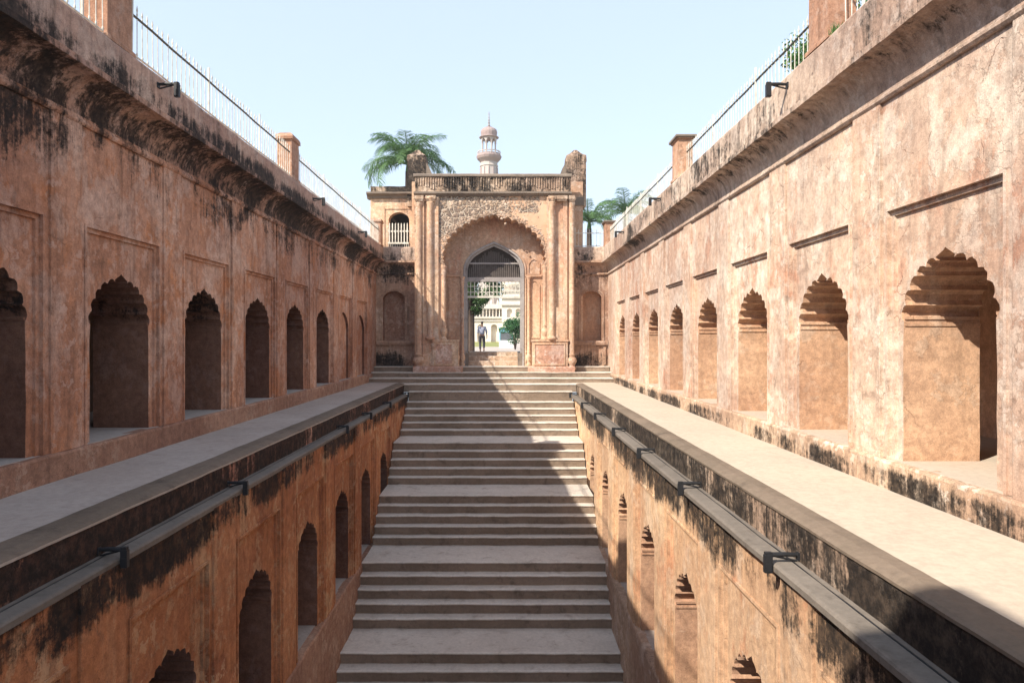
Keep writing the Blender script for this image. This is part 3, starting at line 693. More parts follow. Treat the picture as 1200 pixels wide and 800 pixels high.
# cornice, fluted parapet, coping
sweep(m := MB(), [(GY + .1, gz(230)), (GY - .07, gz(230)), (GY - .18, gz(227.5)), (GY - .18, gz(225.5)), (GY + .1, gz(225.5))], XA - .02, XB + .02, lambda d, u, z: (u, d, z), .12, .01)
obj('cornice', m, M['cap'], gate)
sweep(m := MB(), [(GY - .10, gz(225.5)), (GY - .10, gz(216)), (GY - .10, gz(208)), (GY + .45, gz(208)), (GY + .45, gz(225.5))], XA + .02, XB - .02, lambda d, u, z: (u, d, z), .1, .012)
obj('parapet', m, M['gate_top'], gate)
m = MB(); n = 62
for i in range(n):
    x = XA + .06 + (XB - XA - .12) * i / (n - 1); h = random.uniform(.30, .52)
    if random.random() < .07: continue
    z1 = gz(208.3); z0 = max(gz(225), z1 - h); m.rings([[(x - .028, GY - .10, z), (x - .018, GY - .135, z), (x + .018, GY - .135, z), (x + .028, GY - .10, z)] for z in (z0, z1)])
o = obj('fluting', m, M['gate_top'], gate); o['kind'] = 'stuff'
sweep(m := MB(), [(GY - .17, gz(208)), (GY - .17, gz(206)), (GY - .13, gz(204.5)), (GY + .5, gz(204.5)), (GY + .5, gz(208))], XA - .04, XB + .02, lambda d, u, z: (u, d, z), .1, .016)
obj('coping', m, M['cap'], gate)
# broken stucco flowers round the scalloped arch: small lumps
def lumps(pts_fn, n, nm, mat, parent, r0, r1, y):
    m = MB()
    for i in range(n):
        x, z = pts_fn(i); r = random.uniform(r0, r1); rr = []
        for a in range(3):
            lat = (a) / 3 * math.pi / 2; rad = r * math.cos(lat); yy = y - r * .6 * math.sin(lat)
            rr.append([(x + rad * math.cos(t) * random.uniform(.75, 1.2), yy, z + rad * math.sin(t) * random.uniform(.75, 1.2)) for t in [j * math.pi / 3 for j in range(6)]])
        m.rings(rr)
    o = obj(nm, m, mat, parent); o['kind'] = 'stuff'; return o
oo = gate_outline(.0, 0.)
cand = [p for p in oo if p[1] > gz(322)]
def fn(i):
    x, z = random.choice(cand); k = abs(random.gauss(0, .11)) + .02
    dx, dz = x - CX, z - gz(320); L = math.hypot(dx, dz); return x + dx / L * k, z + dz / L * k
lumps(fn, 520, 'carved_stucco', M['gate_top'], gate, .02, .05, GY + .005)
def fn2(i):
    sd = random.choice((-1, 1)); return (CX + sd * (HA + .04) + random.gauss(0, .035), random.uniform(gz(345), gz(305)))
lumps(fn2, 90, 'carved_stucco', M['gate_top'], gate, .02, .045, GY + .005)
def fn3(i):
    return random.uniform(XA + .8, XB - 1.5), gz(231) - abs(random.gauss(0, .28))
lumps(lambda i: fn3(i), 260, 'rubble_patch', M['gate_top'], gate, .03, .075, GY + .02)
# capitals strip
m = MB()
for a, b in ((486, 497), (499.5, 511), (642, 651), (651.5, 664.5), (666, 673)): m.box(gx(a), gx(b), GY - .24, GY - .02, gz(234.5), gz(230.5)); m.box(gx(a) + .03, gx(b) - .03, GY - .21, GY - .02, gz(236.5), gz(234.5))
obj('capital', m, M['gate_top'], gate)
# corner turrets on the roof
for (a, b, bx) in ((480, 501, -1), (662, 684.5, 1)):
    sc = 28.3 / 26.6; x0, x1 = gx(a) * sc, gx(b) * sc; xm = (x0 + x1) / 2; zt = gz(187) * sc
    m = MB(); pr = [(0, 5.4), (0, zt - .35), (.02, zt - .3), (-.02, zt - .25), (.0, zt)]
    rr = [[jit(p, .02, 3) for p in ((x0 + d, 27.6, z), (x1 - d, 27.6, z), (x1 - d, 28.35, z), (x0 + d, 28.35, z))] for d, z in pr]
    rr.append([(xm - .26, 27.8, zt + .10), (xm + .26, 27.8, zt + .10), (xm + .26, 28.15, zt + .10), (xm - .26, 28.15, zt + .10)]); rr.append([(xm - .05, 27.95, zt + .30), (xm + .05, 27.95, zt + .30), (xm + .05, 28.0, zt + .30), (xm - .05, 28.0, zt + .30)])
    m.rings(rr)
    tr = obj('turret', m, M['gate_top'], gate)
    # sloping buttress on the inner side
    xi = x0 if bx > 0 else x1; m = MB(); w_ = -.38 * bx
    m.rings([[(xi, yy, zt - .25), (xi + w_ * .45, yy, zt - .55), (xi + w_, yy, 6.35), (xi, yy, 6.35)] for yy in (27.62, 28.3)]); obj('buttress', m, M['cap'], tr)
m = MB(); m.box(gx(672), 3.2, 27.40, 27.6, gz(236), gz(226)); obj('rear_cornice', m, M['cap'], gate)
# timber door frame, transom, lattice and grille
DY = D2 + .22
for a, b in ((543.2, 546.6), (609.5, 613.4)):
    m = MB(); sc = DY / 26.6; m.box(gx(a) * sc, gx(b) * sc, DY, DY + .14, -1.2, gz(323)); obj('door_post', m, M['wood_grey'], gate)
fx0, fx1 = gx(545) * DY / 26.6, gx(611) * DY / 26.6
m = MB(); m.box(fx0 - .1, fx1 + .1, DY - .02, DY + .12, gz(327.3), gz(322)); obj('transom', m, M['wood_grey'], gate)
m = MB(); m.box(fx0, fx1, DY, DY + .06, gz(347.0), gz(344.6)); obj('grille_rail', m, M['white_iron'], gate)
n = 15
for i in range(n):
    x = fx0 + (fx1 - fx0) * (i + .5) / n
    m = MB(); m.box(x - .013, x + .013, DY + .01, DY + .035, gz(345), gz(327)); obj('grille_bar', m, M['white_iron'], gate)
for zz in (gz(333), gz(340)):
    m = MB(); m.box(fx0, fx1, DY + .036, DY + .05, zz - .014, zz + .014); obj('grille_bar', m, M['white_iron'], gate)
# tympanum: timber board with upright slats
inner = door(1.10, gz(322), 0, .93)
m = MB(); m.poly(inner, y=DY + .10); obj('tympanum', m, M['wood_dark'], gate)
n = 26
for i in range(n):
    x = DC - 1.04 + 2.08 * (i + .5) / n; u = abs(x - DC) / 1.1
    ztop = gz(325) + [b for a, b in [(0, 1.30), (.2, 1.18), (.4, 1.03), (.6, .87), (.8, .62), (.95, .32), (1.1, .1)] if a <= u][-1] * .93
    z2 = ztop - random.uniform(.0, .12)
    m = MB(); m.box(x - .016, x + .016, DY + .04, DY + .09, gz(321.9), z2); m.box(x - .024, x + .024, DY + .03, DY + .0395, gz(321.9), gz(321.9) + (z2 - gz(322)) * random.uniform(.3, .55))
    obj('slat', m, M['wood_mid'], gate)
m = MB(); m.box(DC - .98, DC + .98, DY + .015, DY + .0295, gz(306), gz(304)); obj('lattice_rail', m, M['wood_grey'], gate)
# open door leaves folded back in the passage
for xx, nm in ((DC - 1.13, 'l'), (DC + 1.09, 'r')):
    m = MB(); m.box(xx, xx + .05, DY + .2, 28.6, -.5, gz(348)); m.box(xx - .01, xx + .06, DY + .2, DY + .26, -.5, gz(348)); obj('door_leaf', m, M['wood_dark'], gate)
# door steps and side blocks
for i, (yy, z) in enumerate(((27.65, -.86), (27.95, -.665), (28.25, -.50))):
    sweep(m := MB(), [(yy, z - .3), (yy - .01, z - .02), (yy + .0, z), (29.6 if i == 2 else yy + .4, z), (29.6 if i == 2 else yy + .4, z - .3)], gx(549) * 1.045, gx(606.5) * 1.045, lambda d, u, zz: (u, d, zz), .12, .008, mi=[1, 1, 0, 0, 0])
    obj('door_step', m, [M['walk_r'], M['plinth_r']], gate)
for a, b in ((541, 548.7), (606.8, 616)):
    m = MB(); m.box(gx(a) * 1.03, gx(b) * 1.03, 27.46, 28.1, -1.06, gz(414)); obj('step_block', m, M['cap'], gate)

# ------------------------------------------------------------------ flanking walls
def flank(name, label, xa, xb, cx, hw, s):
    FY = 27.4; root = thing(name, label, 'wall', ((xa + xb) / 2, FY, -1.05))
    FS = 800 / FY; fz = lambda p: (398 - p) / FS
    ho = [(cx + x, z) for x, z in pointed_outline(hw, fz(399), fz(341), .62)]
    m = MB(); m.poly([(xa, -1.1), (xb, -1.1), (xb, 3.1), (xa, 3.1)], holes=[ho], y=FY)
    m.wallstrip(ho, lambda u, z: (u, FY, z), lambda u, z: (u, FY + .38, z), True, 1); m.poly(ho, y=FY + .38, mi=1)
    obj('wall', m, [M['flank'], M['reveal'] if s > 0 else M['plinth_l']], root)
    o2 = [(cx + (x - cx) * 1.22, z if z < fz(398) else z + .09) for x, z in ho]
    m = MB(); m.rings([[(u, FY, z) for u, z in o2], [(u, FY - .03, z) for u, z in o2], [(cx + (u - cx) * .93, FY - .03, z - (.035 if z > 0 else 0)) for u, z in o2], [(cx + (u - cx) * .93, FY, z - (.035 if z > 0 else 0)) for u, z in o2]], close=False, caps=False)
    obj('arch_moulding', m, M['flank'], root)
    sweep(m := MB(), [(FY + .02, fz(404)), (FY - .10, fz(404)), (FY - .12, fz(401)), (FY - .09, fz(399.3)), (FY + .02, fz(399.3))], xa + .02, xb - .02, lambda d, u, z: (u, d, z), .12, .008); obj('sill_course', m, M['flank'], root)
    m = MB(); z0, z1 = -1.02, fz(406); fw = .12
    m.box(xa + .1, xa + .2, FY - .05, FY - .001, z0, z1); m.box(xb - .2, xb - .1, FY - .05, FY - .001, z0, z1); obj('base_panel', m, M['flank'], root)
    sweep(m := MB(), [(FY + .02, 2.58), (FY - .04, 2.58), (FY - .07, 2.61), (FY - .07, 2.65), (FY - .04, 2.68), (FY + .02, 2.68)], xa, xb, lambda d, u, z: (u, d, z), .15, .006); obj('string_moulding', m, M['flank'], root)
    prof = [(FY - .02 - .24 * (1 - math.cos(t * math.pi / 2)), 2.68 + .38 * math.sin(t * math.pi / 2)) for t in [i / 7 for i in range(8)]] + [(FY - .30, 3.07), (FY - .30, 3.15), (FY + .5, 3.15), (FY + .5, 2.68)]
    sweep(m := MB(), prof, xa, xb, lambda d, u, z: (u, d, z), .13, .008); obj('cornice', m, M['flank'], root)
    sweep(m := MB(), [(FY - .22, 3.148), (FY - .22, 3.66), (FY - .19, 3.70), (FY + .2, 3.70), (FY + .2, 3.148)], xa, xb, lambda d, u, z: (u, d, z), .13, .008); obj('parapet', m, M['cove_r'], root)
    return root
FS = 800 / 27.4; fx = lambda p: (p - 591) / FS; fz = lambda p: (398 - p) / FS
flank('left_niche_wall', 'shaded recessed wall with an arched niche between the left wall and the gateway', -XL + .0, XA + .0, fx(461.5), .44, -1)
flank('right_niche_wall', 'stained recessed wall with an arched niche between the gateway and the right wall', XB, XR - .0, fx(693), .42, 1)
railing('x', (XB + .25, 27.45, 3.70), (4.0, 27.45, 3.70), 'short iron railing above the niche between the gateway and the right wall', 'railings above the gateway flanks', 'white_iron')
# upper room over the left niche
UY = 27.75
room = thing('upper_room', 'small upper room with an arched window and white pickets left of the gateway', 'building', (fx(460), UY, 3.1))
US = 800 / UY; ux = lambda p: (p - 591) / US; uz = lambda p: (398 - p) / US
x0, x1 = ux(434), -3.5
wo_ = [(ux(467.5) + x, z) for x, z in pointed_outline(.42, uz(291), uz(248.5), .7)]
m = MB(); m.poly([(x0, 3.1), (x1, 3.1), (x1, uz(231)), (x0, uz(231))], holes=[wo_], y=UY)
m.wallstrip(wo_, lambda u, z: (u, UY, z), lambda u, z: (u, UY + .4, z), True)
m.face([(x0, UY, 3.1), (x0, 30.2, 3.1), (x0, 30.2, uz(231)), (x0, UY, uz(231))]); obj('wall', m, M['gate'], room)
m = MB(); m.face([(x0 + .2, 30, 3.1), (x1, 30, 3.1), (x1, 30, 5.7), (x0 + .2, 30, 5.7)]); m.face([(x0 + .2, UY + .4, 3.12), (x1, UY + .4, 3.12), (x1, 30, 3.12), (x0 + .2, 30, 3.12)]); m.face([(x0 + .2, UY + .4, 3.1), (x0 + .2, 30, 3.1), (x0 + .2, 30, 5.7), (x0 + .2, UY + .4, 5.7)])
m.face([(x1, UY + .4, 3.1), (x1, 30, 3.1), (x1, 30, 5.7), (x1, UY + .4, 5.7)]); m.poly([(x0 + .2, 3.1), (x1, 3.1), (x1, 5.7), (x0 + .2, 5.7)], holes=[wo_], y=UY + .402)
obj('inner_wall', m, M['dark_in'], room)
m = MB(); fo = [(-.62, uz(292)), (-.62, uz(243)), (.62, uz(243)), (.62, uz(292))]; fi = [(-.56, uz(292)), (-.56, uz(245)), (.56, uz(245)), (.56, uz(292))]; c_ = ux(467)
m.rings([[(c_ + a, UY, z) for a, z in fo], [(c_ + a, UY - .03, z) for a, z in fo], [(c_ + a, UY - .03, z) for a, z in fi], [(c_ + a, UY, z) for a, z in fi]], close=False, caps=False); obj('window_frame', m, M['gate'], room)
sweep(m := MB(), [(UY + .05, uz(233)), (UY - .04, uz(233)), (UY - .07, uz(230)), (UY - .22, uz(228)), (UY - .22, uz(226)), (UY + .3, uz(226)), (UY + .3, uz(233))], x0 - .12, x1, lambda d, u, z: (u, d, z), .13, .012); obj('cornice', m, M['cap'], room)
sweep(m := MB(), [(UY - .08, uz(226)), (UY - .08, uz(219)), (UY + 2.4, uz(219)), (UY + 2.4, uz(226))], x0 + .02, x1, lambda d, u, z: (u, d, z), .11, .03, seed=4); obj('parapet', m, M['gate_top'], room)
for i in range(7):
    x = c_ - .36 + .12 * i; m = MB(); zt_ = uz(263); zb_ = uz(284)
    m.rings([[(x - .022, UY - .05, z), (x + .022, UY - .05, z), (x + .022, UY - .02, z), (x - .022, UY - .02, z)] for z in (zb_, zt_)] + [[(x - .003, UY - .04, zt_ + .06), (x + .003, UY - .04, zt_ + .06), (x + .003, UY - .03, zt_ + .06), (x - .003, UY - .03, zt_ + .06)]])
    obj('picket', m, M['white_iron'], room)
m = MB(); m.box(c_ - .42, c_ + .42, UY - .019, UY - .003, uz(272), uz(270)); m.box(c_ - .42, c_ + .42, UY - .05, UY - .003, uz(286), uz(284)); m.box(c_ - .42, c_ + .42, UY - .04, UY - .003, uz(291.5), uz(289.5)); obj('picket_rail', m, M['white_iron'], room)
m = MB()
for i in range(12): x = c_ - .40 + .8 * i / 11; m.box(x - .008, x + .008, UY - .035, UY - .02, uz(289.5), uz(286))
obj('lattice', m, M['white_iron'], room)
# pier at the corner of the left wall top
pc = dup(pl_); pc.location = (-5.0, 26.85, 3.695); pc['label'] = 'stone post in the corner between the left parapet and the upper room'; pc['group'] = 'stone posts on the left parapet'
pc = dup(pr_); pc.location = (4.15, 27.15, 3.695); pc['label'] = 'reddish stone post in the corner where right parapet meets the gateway flank'; pc['group'] = 'stone posts on the right parapet'

# ------------------------------------------------------------------ ground beyond the gate
m = MB()
def gnd(x0, x1, y0, y1, za, zb_, n=6):
    for i in range(n):
        a = y0 + (y1 - y0) * i / n; b = y0 + (y1 - y0) * (i + 1) / n; A = za + (zb_ - za) * i / n; B = za + (zb_ - za) * (i + 1) / n
        m.face([(x0, a, A), (x1, a, A), (x1, b, B), (x0, b, B)])
gnd(-1500, 1500, 29.2, 36, -.55, -.685, 2); gnd(-1500, 1500, 36, 66, -.685, -.685, 2); gnd(-1500, 1500, 66, 95, -.685, -.30, 4); gnd(-1500, 1500, 95, 2500, -.30, -.30, 3)
gnd(-1500, -26, -1500, 29.2, -.55, -.55, 1); gnd(26, 1500, -1500, 29.2, -.55, -.55, 1); gnd(-26, 26, -1500, YN - 14, -.55, -.55, 1)
struct('ground', m, M['earth'])
m = MB(); m.face([(-7, 29.25, -.52), (4, 29.25, -.52), (4, 36, -.678), (-7, 36, -.678)]); m.face([(-7, 36, -.678), (4, 36, -.678), (4, 66, -.678), (-7, 66, -.678)]); m.face([(-.2, 66, -.678), (4, 66, -.678), (6, 95, -.293), (1.0, 95, -.293)])
struct('path', m, M['walk_l'])
m = MB(); m.face([(-14, 66, -.675), (-.5, 66, -.675), (.7, 94, -.285), (-14, 94, -.285)]); struct('lawn', m, M['grass'])
# ------------------------------------------------------------------ pale palace building beyond
BY = 95.; BS = 800 / BY; bx = lambda p: (p - 591) / BS; bz = lambda p: (398 - p) / BS
pal = thing('palace_building', 'pale cream arcaded building seen far through the gateway', 'building', (bx(575), BY, -.3))
hole = [(bx(579) + x, z) for x, z in pointed_outline(.42, -.3, bz(380), .7)]
hole2 = [(bx(563) + x, z) for x, z in pointed_outline(.42, -.3, bz(380), .7)]
m = MB(); m.poly([(bx(500), -.3), (bx(500), bz(373)), (bx(588), bz(373)), (bx(588), -.3)] + hole[:] + hole2[:], y=BY)
m.wallstrip(hole, lambda u, z: (u, BY, z), lambda u, z: (u, BY + .6, z)); m.wallstrip(hole2, lambda u, z: (u, BY, z), lambda u, z: (u, BY + .6, z))
m.box(bx(500), bx(588), BY + .6, BY + 3, -.3, bz(373)); obj('wall', m, M['pale'], pal)
m = MB(); m.box(bx(499), bx(588.5), BY - .25, BY + 3, bz(373), bz(371)); m.box(bx(499), bx(588.5), BY - .15, BY + .1, bz(376.5), bz(375.5)); obj('cornice', m, M['pale2'], pal)
m = MB(); m.box(bx(500), bx(588), BY + 2.6, BY + 3, bz(371), bz(357)); m.box(bx(500), bx(588), BY + .3, BY + 3, bz(361.5), bz(356)); obj('upper_storey', m, M['pale2'], pal)
for i in range(22):
    x = bx(504) + i * .46; m = MB(); m.lathe([(.09, bz(371)), (.06, bz(369)), (.05, bz(364)), (.09, bz(362)), (.12, bz(361.5))], x, BY + .5, 6); obj('column', m, M['pale'], pal)
for i in range(11):
    x = bx(504) + .23 + i * .92; m = MB(); m.lathe([(.16, bz(356)), (.2, bz(354.5)), (.12, bz(353)), (.02, bz(350.5))], x, BY + .6, 6); obj('roof_finial', m, M['pale2'], pal)
tw2 = thing('domed_pavilion', 'tall pale multi storey pavilion behind the round bush seen through the gateway', 'building', (bx(606), BY + 2, -.3))
X0_, X1_ = bx(588), bx(626)
m = MB()
holes = [[(bx(597) + x, z) for x, z in pointed_outline(.35, bz(372), bz(362), .7)], [(bx(607) + x, z) for x, z in pointed_outline(.35, bz(372), bz(362), .7)], [(bx(617) + x, z) for x, z in pointed_outline(.35, bz(372), bz(362), .7)]]
m.poly([(X0_, -.3), (X1_, -.3), (X1_, bz(342)), (X0_, bz(342))], holes=holes, y=BY - 1)
for h_ in holes: m.wallstrip(h_, lambda u, z: (u, BY - 1, z), lambda u, z: (u, BY - .6, z), True)
m.face([(X0_, BY - 1, -.3), (X0_, BY + 4, -.3), (X0_, BY + 4, bz(342)), (X0_, BY - 1, bz(342))]); m.box(X0_ + .01, X1_, BY - .6, BY + 4, -.3, bz(342.2)); obj('wall', m, M['pale'], tw2)
for z_ in (358, 350, 342): m = MB(); m.box(X0_ - .2, X1_, BY - 1.25, BY - 1.001, bz(z_), bz(z_ - 1.5)); obj('cornice', m, M['pale2'], tw2)
m = MB(); m.lathe([(2.0, bz(342)), (2.0, bz(336)), (2.3, bz(335)), (2.35, bz(330)), (2.0, bz(322)), (1.2, bz(314)), (.3, bz(308)), (.05, bz(300))], bx(607), BY + 1.5, 20); obj('dome', m, M['pale'], tw2, smooth=True)
# booth half hidden by the bush
bo = thing('booth', 'pale blue and white booth half hidden behind the round bush', 'booth', (.15, 58, -.68)); 
m = MB(); m.box(-.45, .75, 57.5, 58.6, -.68, -.05); obj('base', m, M['white'], bo)
m = MB(); m.box(-.43, -.33, 57.52, 58.5, -.05, .95); m.box(.63, .73, 57.52, 58.5, -.05, .95); m.box(-.43, .73, 58.4, 58.5, -.05, .95); m.box(-.43, .73, 57.52, 57.6, .62, .95); obj('cabin', m, M['blue'], bo)
m = MB(); m.box(-.5, .8, 57.4, 58.65, .95, 1.03); obj('roof', m, M['blue'], bo)
m = MB(); m.box(-.33, .63, 57.56, 57.58, -.05, .62); obj('window', m, M['lens'], bo)

# ------------------------------------------------------------------ minaret
MY = 100.; MS = 8.0; mz = lambda p: (398 - p) / MS; mx_ = (573 - 591) / MS
mi_ = thing('minaret', 'tall pinkish minaret with balcony and lantern rising behind the gateway roof', 'minaret', (mx_, MY, -.3))
def mlathe(nm, pr, mat, par, seg=16, cx=mx_, cy=MY, smooth=False):
    m = MB(); m.lathe(pr, cx, cy, seg); return obj(nm, m, mat, par, smooth=smooth)
mlathe('shaft', [(2.0, -.3), (1.9, 3), (1.6, 3.2), (1.38, 10), (1.28, mz(206)), (1.26, mz(196)), (1.36, mz(195.5)), (1.36, mz(194.5)), (1.26, mz(194)), (1.25, mz(191))], M['mwhite'], mi_, 12)
for k_ in range(12):
    a = k_ * math.pi / 6; m = MB(); m.tube([(mx_ + 1.30 * math.cos(a), MY + 1.30 * math.sin(a), mz(207)), (mx_ + 1.27 * math.cos(a), MY + 1.27 * math.sin(a), mz(197))], .07, 5); obj('rib', m, M['minaret'], mi_)
mlathe('balcony', [(1.25, mz(191)), (1.4, mz(189.5)), (1.72, mz(187)), (1.85, mz(184.5)), (1.85, mz(183.5)), (1.78, mz(183)), (1.1, mz(183))], M['minaret'], mi_, 16)
for k_ in range(16):
    a = (k_ + .5) * math.pi / 8; m = MB(); m.tube([(mx_ + 1.68 * math.cos(a), MY + 1.68 * math.sin(a), mz(183.2)), (mx_ + 1.66 * math.cos(a), MY + 1.66 * math.sin(a), mz(178.8))], .06, 5); obj('baluster', m, M['mwhite'], mi_)
m = MB(); m.lathe([(1.72, mz(179.2)), (1.72, mz(178.4)), (1.6, mz(178.4)), (1.6, mz(179.2)), (1.72, mz(179.2))], mx_, MY, 16, close=False); obj('balcony_rail', m, M['mwhite'], mi_)
m = MB(); m.lathe([(1.69, mz(183.2)), (1.69, mz(181.0)), (1.65, mz(181.0)), (1.65, mz(183.2))], mx_, MY, 16, close=False); obj('balcony_screen', m, M['minaret'], mi_)
for k_ in range(8):
    a = (k_ + .5) * math.pi / 4; x, y_ = mx_ + 1.02 * math.cos(a), MY + 1.02 * math.sin(a)
    m = MB(); m.lathe([(.16, mz(183)), (.16, mz(180)), (.11, mz(179)), (.10, mz(169)), (.17, mz(167.5))], x, y_, 8); obj('column', m, M['mwhite'], mi_)
# arcade ring over the columns
n = 8
for k_ in range(n):
    a0 = (k_ + .5) * math.pi / 4; a1 = a0 + math.pi / 4; m = MB(); rr = []
    for r in (1.14, .95):
        P = [(mx_ + r * math.cos(a0 + (a1 - a0) * t), MY + r * math.sin(a0 + (a1 - a0) * t)) for t in [j / 8 for j in range(9)]]
        rr.append([(p[0], p[1], mz(162.5)) for p in P]); rr.append([(p[0], p[1], mz(168) + (.62 * (1 - abs(j / 4 - 1) ** 1.6))) for j, p in enumerate(P)])
    m.rings([rr[0], rr[1], rr[3], rr[2]], close=False, caps=False); obj('lantern_arch', m, M['mwhite'], mi_)
mlathe('eave', [(1.14, mz(163)), (1.45, mz(161.8)), (1.45, mz(161.2)), (1.15, mz(160.3))], M['minaret'], mi_, 16)
mlathe('dome', [(1.12, mz(160.3)), (1.2, mz(157)), (1.22, mz(155)), (1.12, mz(152.5)), (.85, mz(150.8)), (.5, mz(150)), (.52, mz(149.4)), (.3, mz(148.8)), (.05, mz(148.6))], M['minaret'], mi_, 16)
mlathe('finial', [(.12, mz(148.8)), (.2, mz(147)), (.08, mz(146)), (.16, mz(144)), (.06, mz(142.5)), (.15, mz(140.8)), (.05, mz(139)), (.12, mz(137.5)), (.04, mz(136)), (.09, mz(134.5)), (.02, mz(130.5))], M['wood_grey'], mi_, 8)

# ------------------------------------------------------------------ palms, trees, bushes
def frond_mesh(L, droop, seed, lw=.024, leafl=.55, dens=.05):
    """feather leaf: arching midrib with drooping leaflets, grows along +x"""
    rnd = random.Random(seed); m = MB(); pts = []; n = 16; ang = .9; p = Vector((0, 0, 0))
    for i in range(n + 1):
        t = i / n; pts.append(p.copy()); a = ang - droop * t ** 1.25; p = p + Vector((math.cos(a), .04 * math.sin(seed + t * 3), math.sin(a))) * (L / n)
    m.tube(pts, [.03 * (1 - .85 * i / n) + .003 for i in range(n + 1)], 4)
    k_ = int(L / dens)
    for i in range(k_):
        t = .12 + .88 * i / k_; f = t * n; j = min(int(f), n - 1); q = pts[j].lerp(pts[j + 1], f - j); d = (pts[j + 1] - pts[j]).normalized()
        ll = leafl * (math.sin(math.pi * min(1, t * .86 + .12)) ** .6) * rnd.uniform(.8, 1.1)
        for sd in (-1, 1):
            side = Vector((0, sd, 0)); up = side.cross(d) * sd
            dirv = (d * .75 + side * rnd.uniform(.7, 1.0) + up * rnd.uniform(-.15, .45)).normalized()
            a = q; b = q + dirv * ll * .55; c = q + dirv * ll * .9 + Vector((0, 0, -ll * rnd.uniform(.15, .5)))
            wv = d * lw
            nn = len(m.v); m.v += [tuple(a - wv * .5), tuple(a + wv * .5), tuple(b + wv * .6), tuple(b - wv * .6), tuple(c)]
            m.f += [(nn, nn + 1, nn + 2, nn + 3), (nn + 3, nn + 2, nn + 4)]; m.mi += [0, 0]
    return m.mesh('frond', [M['palm']])
def palm(label, loc, h, L, n, seed, group='palm trees beyond the walls', el0=-25, lean=(0, 0)):
    rnd = random.Random(seed); t = thing('palm_tree', label, 'palm tree', loc, group)
    m = MB(); top = Vector((loc[0] + lean[0], loc[1] + lean[1], loc[2] + h))
    pts = [Vector(loc).lerp(top, i / 10) for i in range(11)]; m.tube(pts, [.2 - .07 * i / 10 + .008 * (i % 2) for i in range(11)], 10); obj('trunk', m, M['bark'], t)
    m = MB(); m.tube([top, top + Vector((0, 0, .55))], [.13, .05], 8); obj('crownshaft', m, M['palm'], t)
    mes = [frond_mesh(L, dr, seed + j, leafl=L * .29) for j, dr in enumerate((1.5, 2.0, 2.4))]
    for i in range(n):
        o = bpy.data.objects.new('frond', mes[i % 3]); COL.objects.link(o); o.parent = t
        o.location = top + Vector((0, 0, .35)) - Vector(loc)
        lift = rnd.uniform(-.15, .3) if i < n * .6 else rnd.uniform(-.5, -.1)   # later ones stand more upright
        o.rotation_euler = (rnd.uniform(-.15, .15), lift + (.35 if i % 4 == 0 else 0), i * 2.39996 + rnd.uniform(-.2, .2)); sc = rnd.uniform(.85, 1.08); o.scale = (sc, sc, sc)
    return t
palm('large palm tree with drooping fronds rising behind the upper room left of the gateway', (-4.8, 34, -.6), 8.95, 2.75, 34, 11)
palm('small upright palm behind the railing right of the gateway', (4.6, 37, -.6), 6.6, 1.9, 22, 23)
palm('palm with arching fronds behind the right parapet corner', (7.8, 44, -.6), 8.3, 2.6, 20, 37)

def leaves(m, c, rad, n, size, rnd):
    for i in range(n):
        while True:
            p = Vector((rnd.uniform(-1, 1), rnd.uniform(-1, 1), rnd.uniform(-1, 1)))
            if .35 < p.length < 1: break
        q = Vector(c) + Vector((p.x * rad[0], p.y * rad[1], p.z * rad[2])); nv = (p + Vector((rnd.uniform(-1, 1), rnd.uniform(-1, 1), rnd.uniform(-.4, 1.2)))).normalized()
        u = nv.orthogonal().normalized(); v = nv.cross(u); a = rnd.uniform(0, 6.28); u, v = u * math.cos(a) + v * math.sin(a), v * math.cos(a) - u * math.sin(a)
        s_ = size * rnd.uniform(.6, 1.25); m.face([q - u * s_, q + v * s_ * .5, q + u * s_, q - v * s_ * .5])
def crown(name, clumps, size, mat, parent, seed):
    rnd = random.Random(seed); m = MB()
    for c, r, n in clumps: leaves(m, c, (r, r, r * .8) if isinstance(r, (int, float)) else r, n, size, rnd)
    return obj(name, m, mat, parent)
tr = thing('leafy_tree', 'dark leafy tree with a thick trunk seen through the gateway on the left', 'tree', (-1.9, 36, -.65))
m = MB(); m.tube([(-1.82, 36, -.7), (-1.78, 36, .6), (-1.78, 36, 1.9), (-1.7, 36.1, 3.2), (-1.3, 36.2, 4.4)], [.27, .22, .20, .17, .10], 10); obj('trunk', m, M['bark'], tr)
for q in ([(-1.83, 36, 1.9), (-1.2, 36.2, 2.5), (-.4, 36.3, 2.7)], [(-1.75, 36, 2.6), (-1.2, 36.6, 3.4), (-.5, 36.8, 3.7)], [(-1.83, 36, 2.2), (-2.7, 36.2, 3.4), (-3.4, 36.4, 4)]):
    m = MB(); m.tube(q, [.09, .06, .03], 7); obj('limb', m, M['bark'], tr)
rnd = random.Random(5); cl = []
for i in range(95):
    x = rnd.uniform(-3.6, .1); z = rnd.uniform(2.1, 5.2) - (.25 if x < -1 else 0) + max(0, x + .9) * .5
    cl.append(((x, 36.3 + rnd.uniform(-1.2, 1.2), z), rnd.uniform(.25, .5), 120))
cl += [((-1.55, 36, 1.75), .22, 70), ((-1.45, 35.9, 1.45), .2, 60), ((-1.2, 36, 1.9), .25, 80)]
for i in range(22): cl.append(((rnd.uniform(-1.7, -.9), 36 + rnd.uniform(-.5, .5), rnd.uniform(1.45, 2.3)), rnd.uniform(.16, .3), 90))
crown('crown', cl, .06, M['leaf'], tr, 4)
bu = thing('round_bush', 'round dark green bush beside the path seen through the gateway on the right', 'bush', (.75, 47, -.68))
m = MB()
for dx in (-.15, 0, .2): m.tube([(.75, 47, -.7), (.75 + dx, 47, .3), (.75 + dx * 3, 47, 1.0)], [.05, .04, .02], 6)
obj('stem', m, M['bark'], bu)
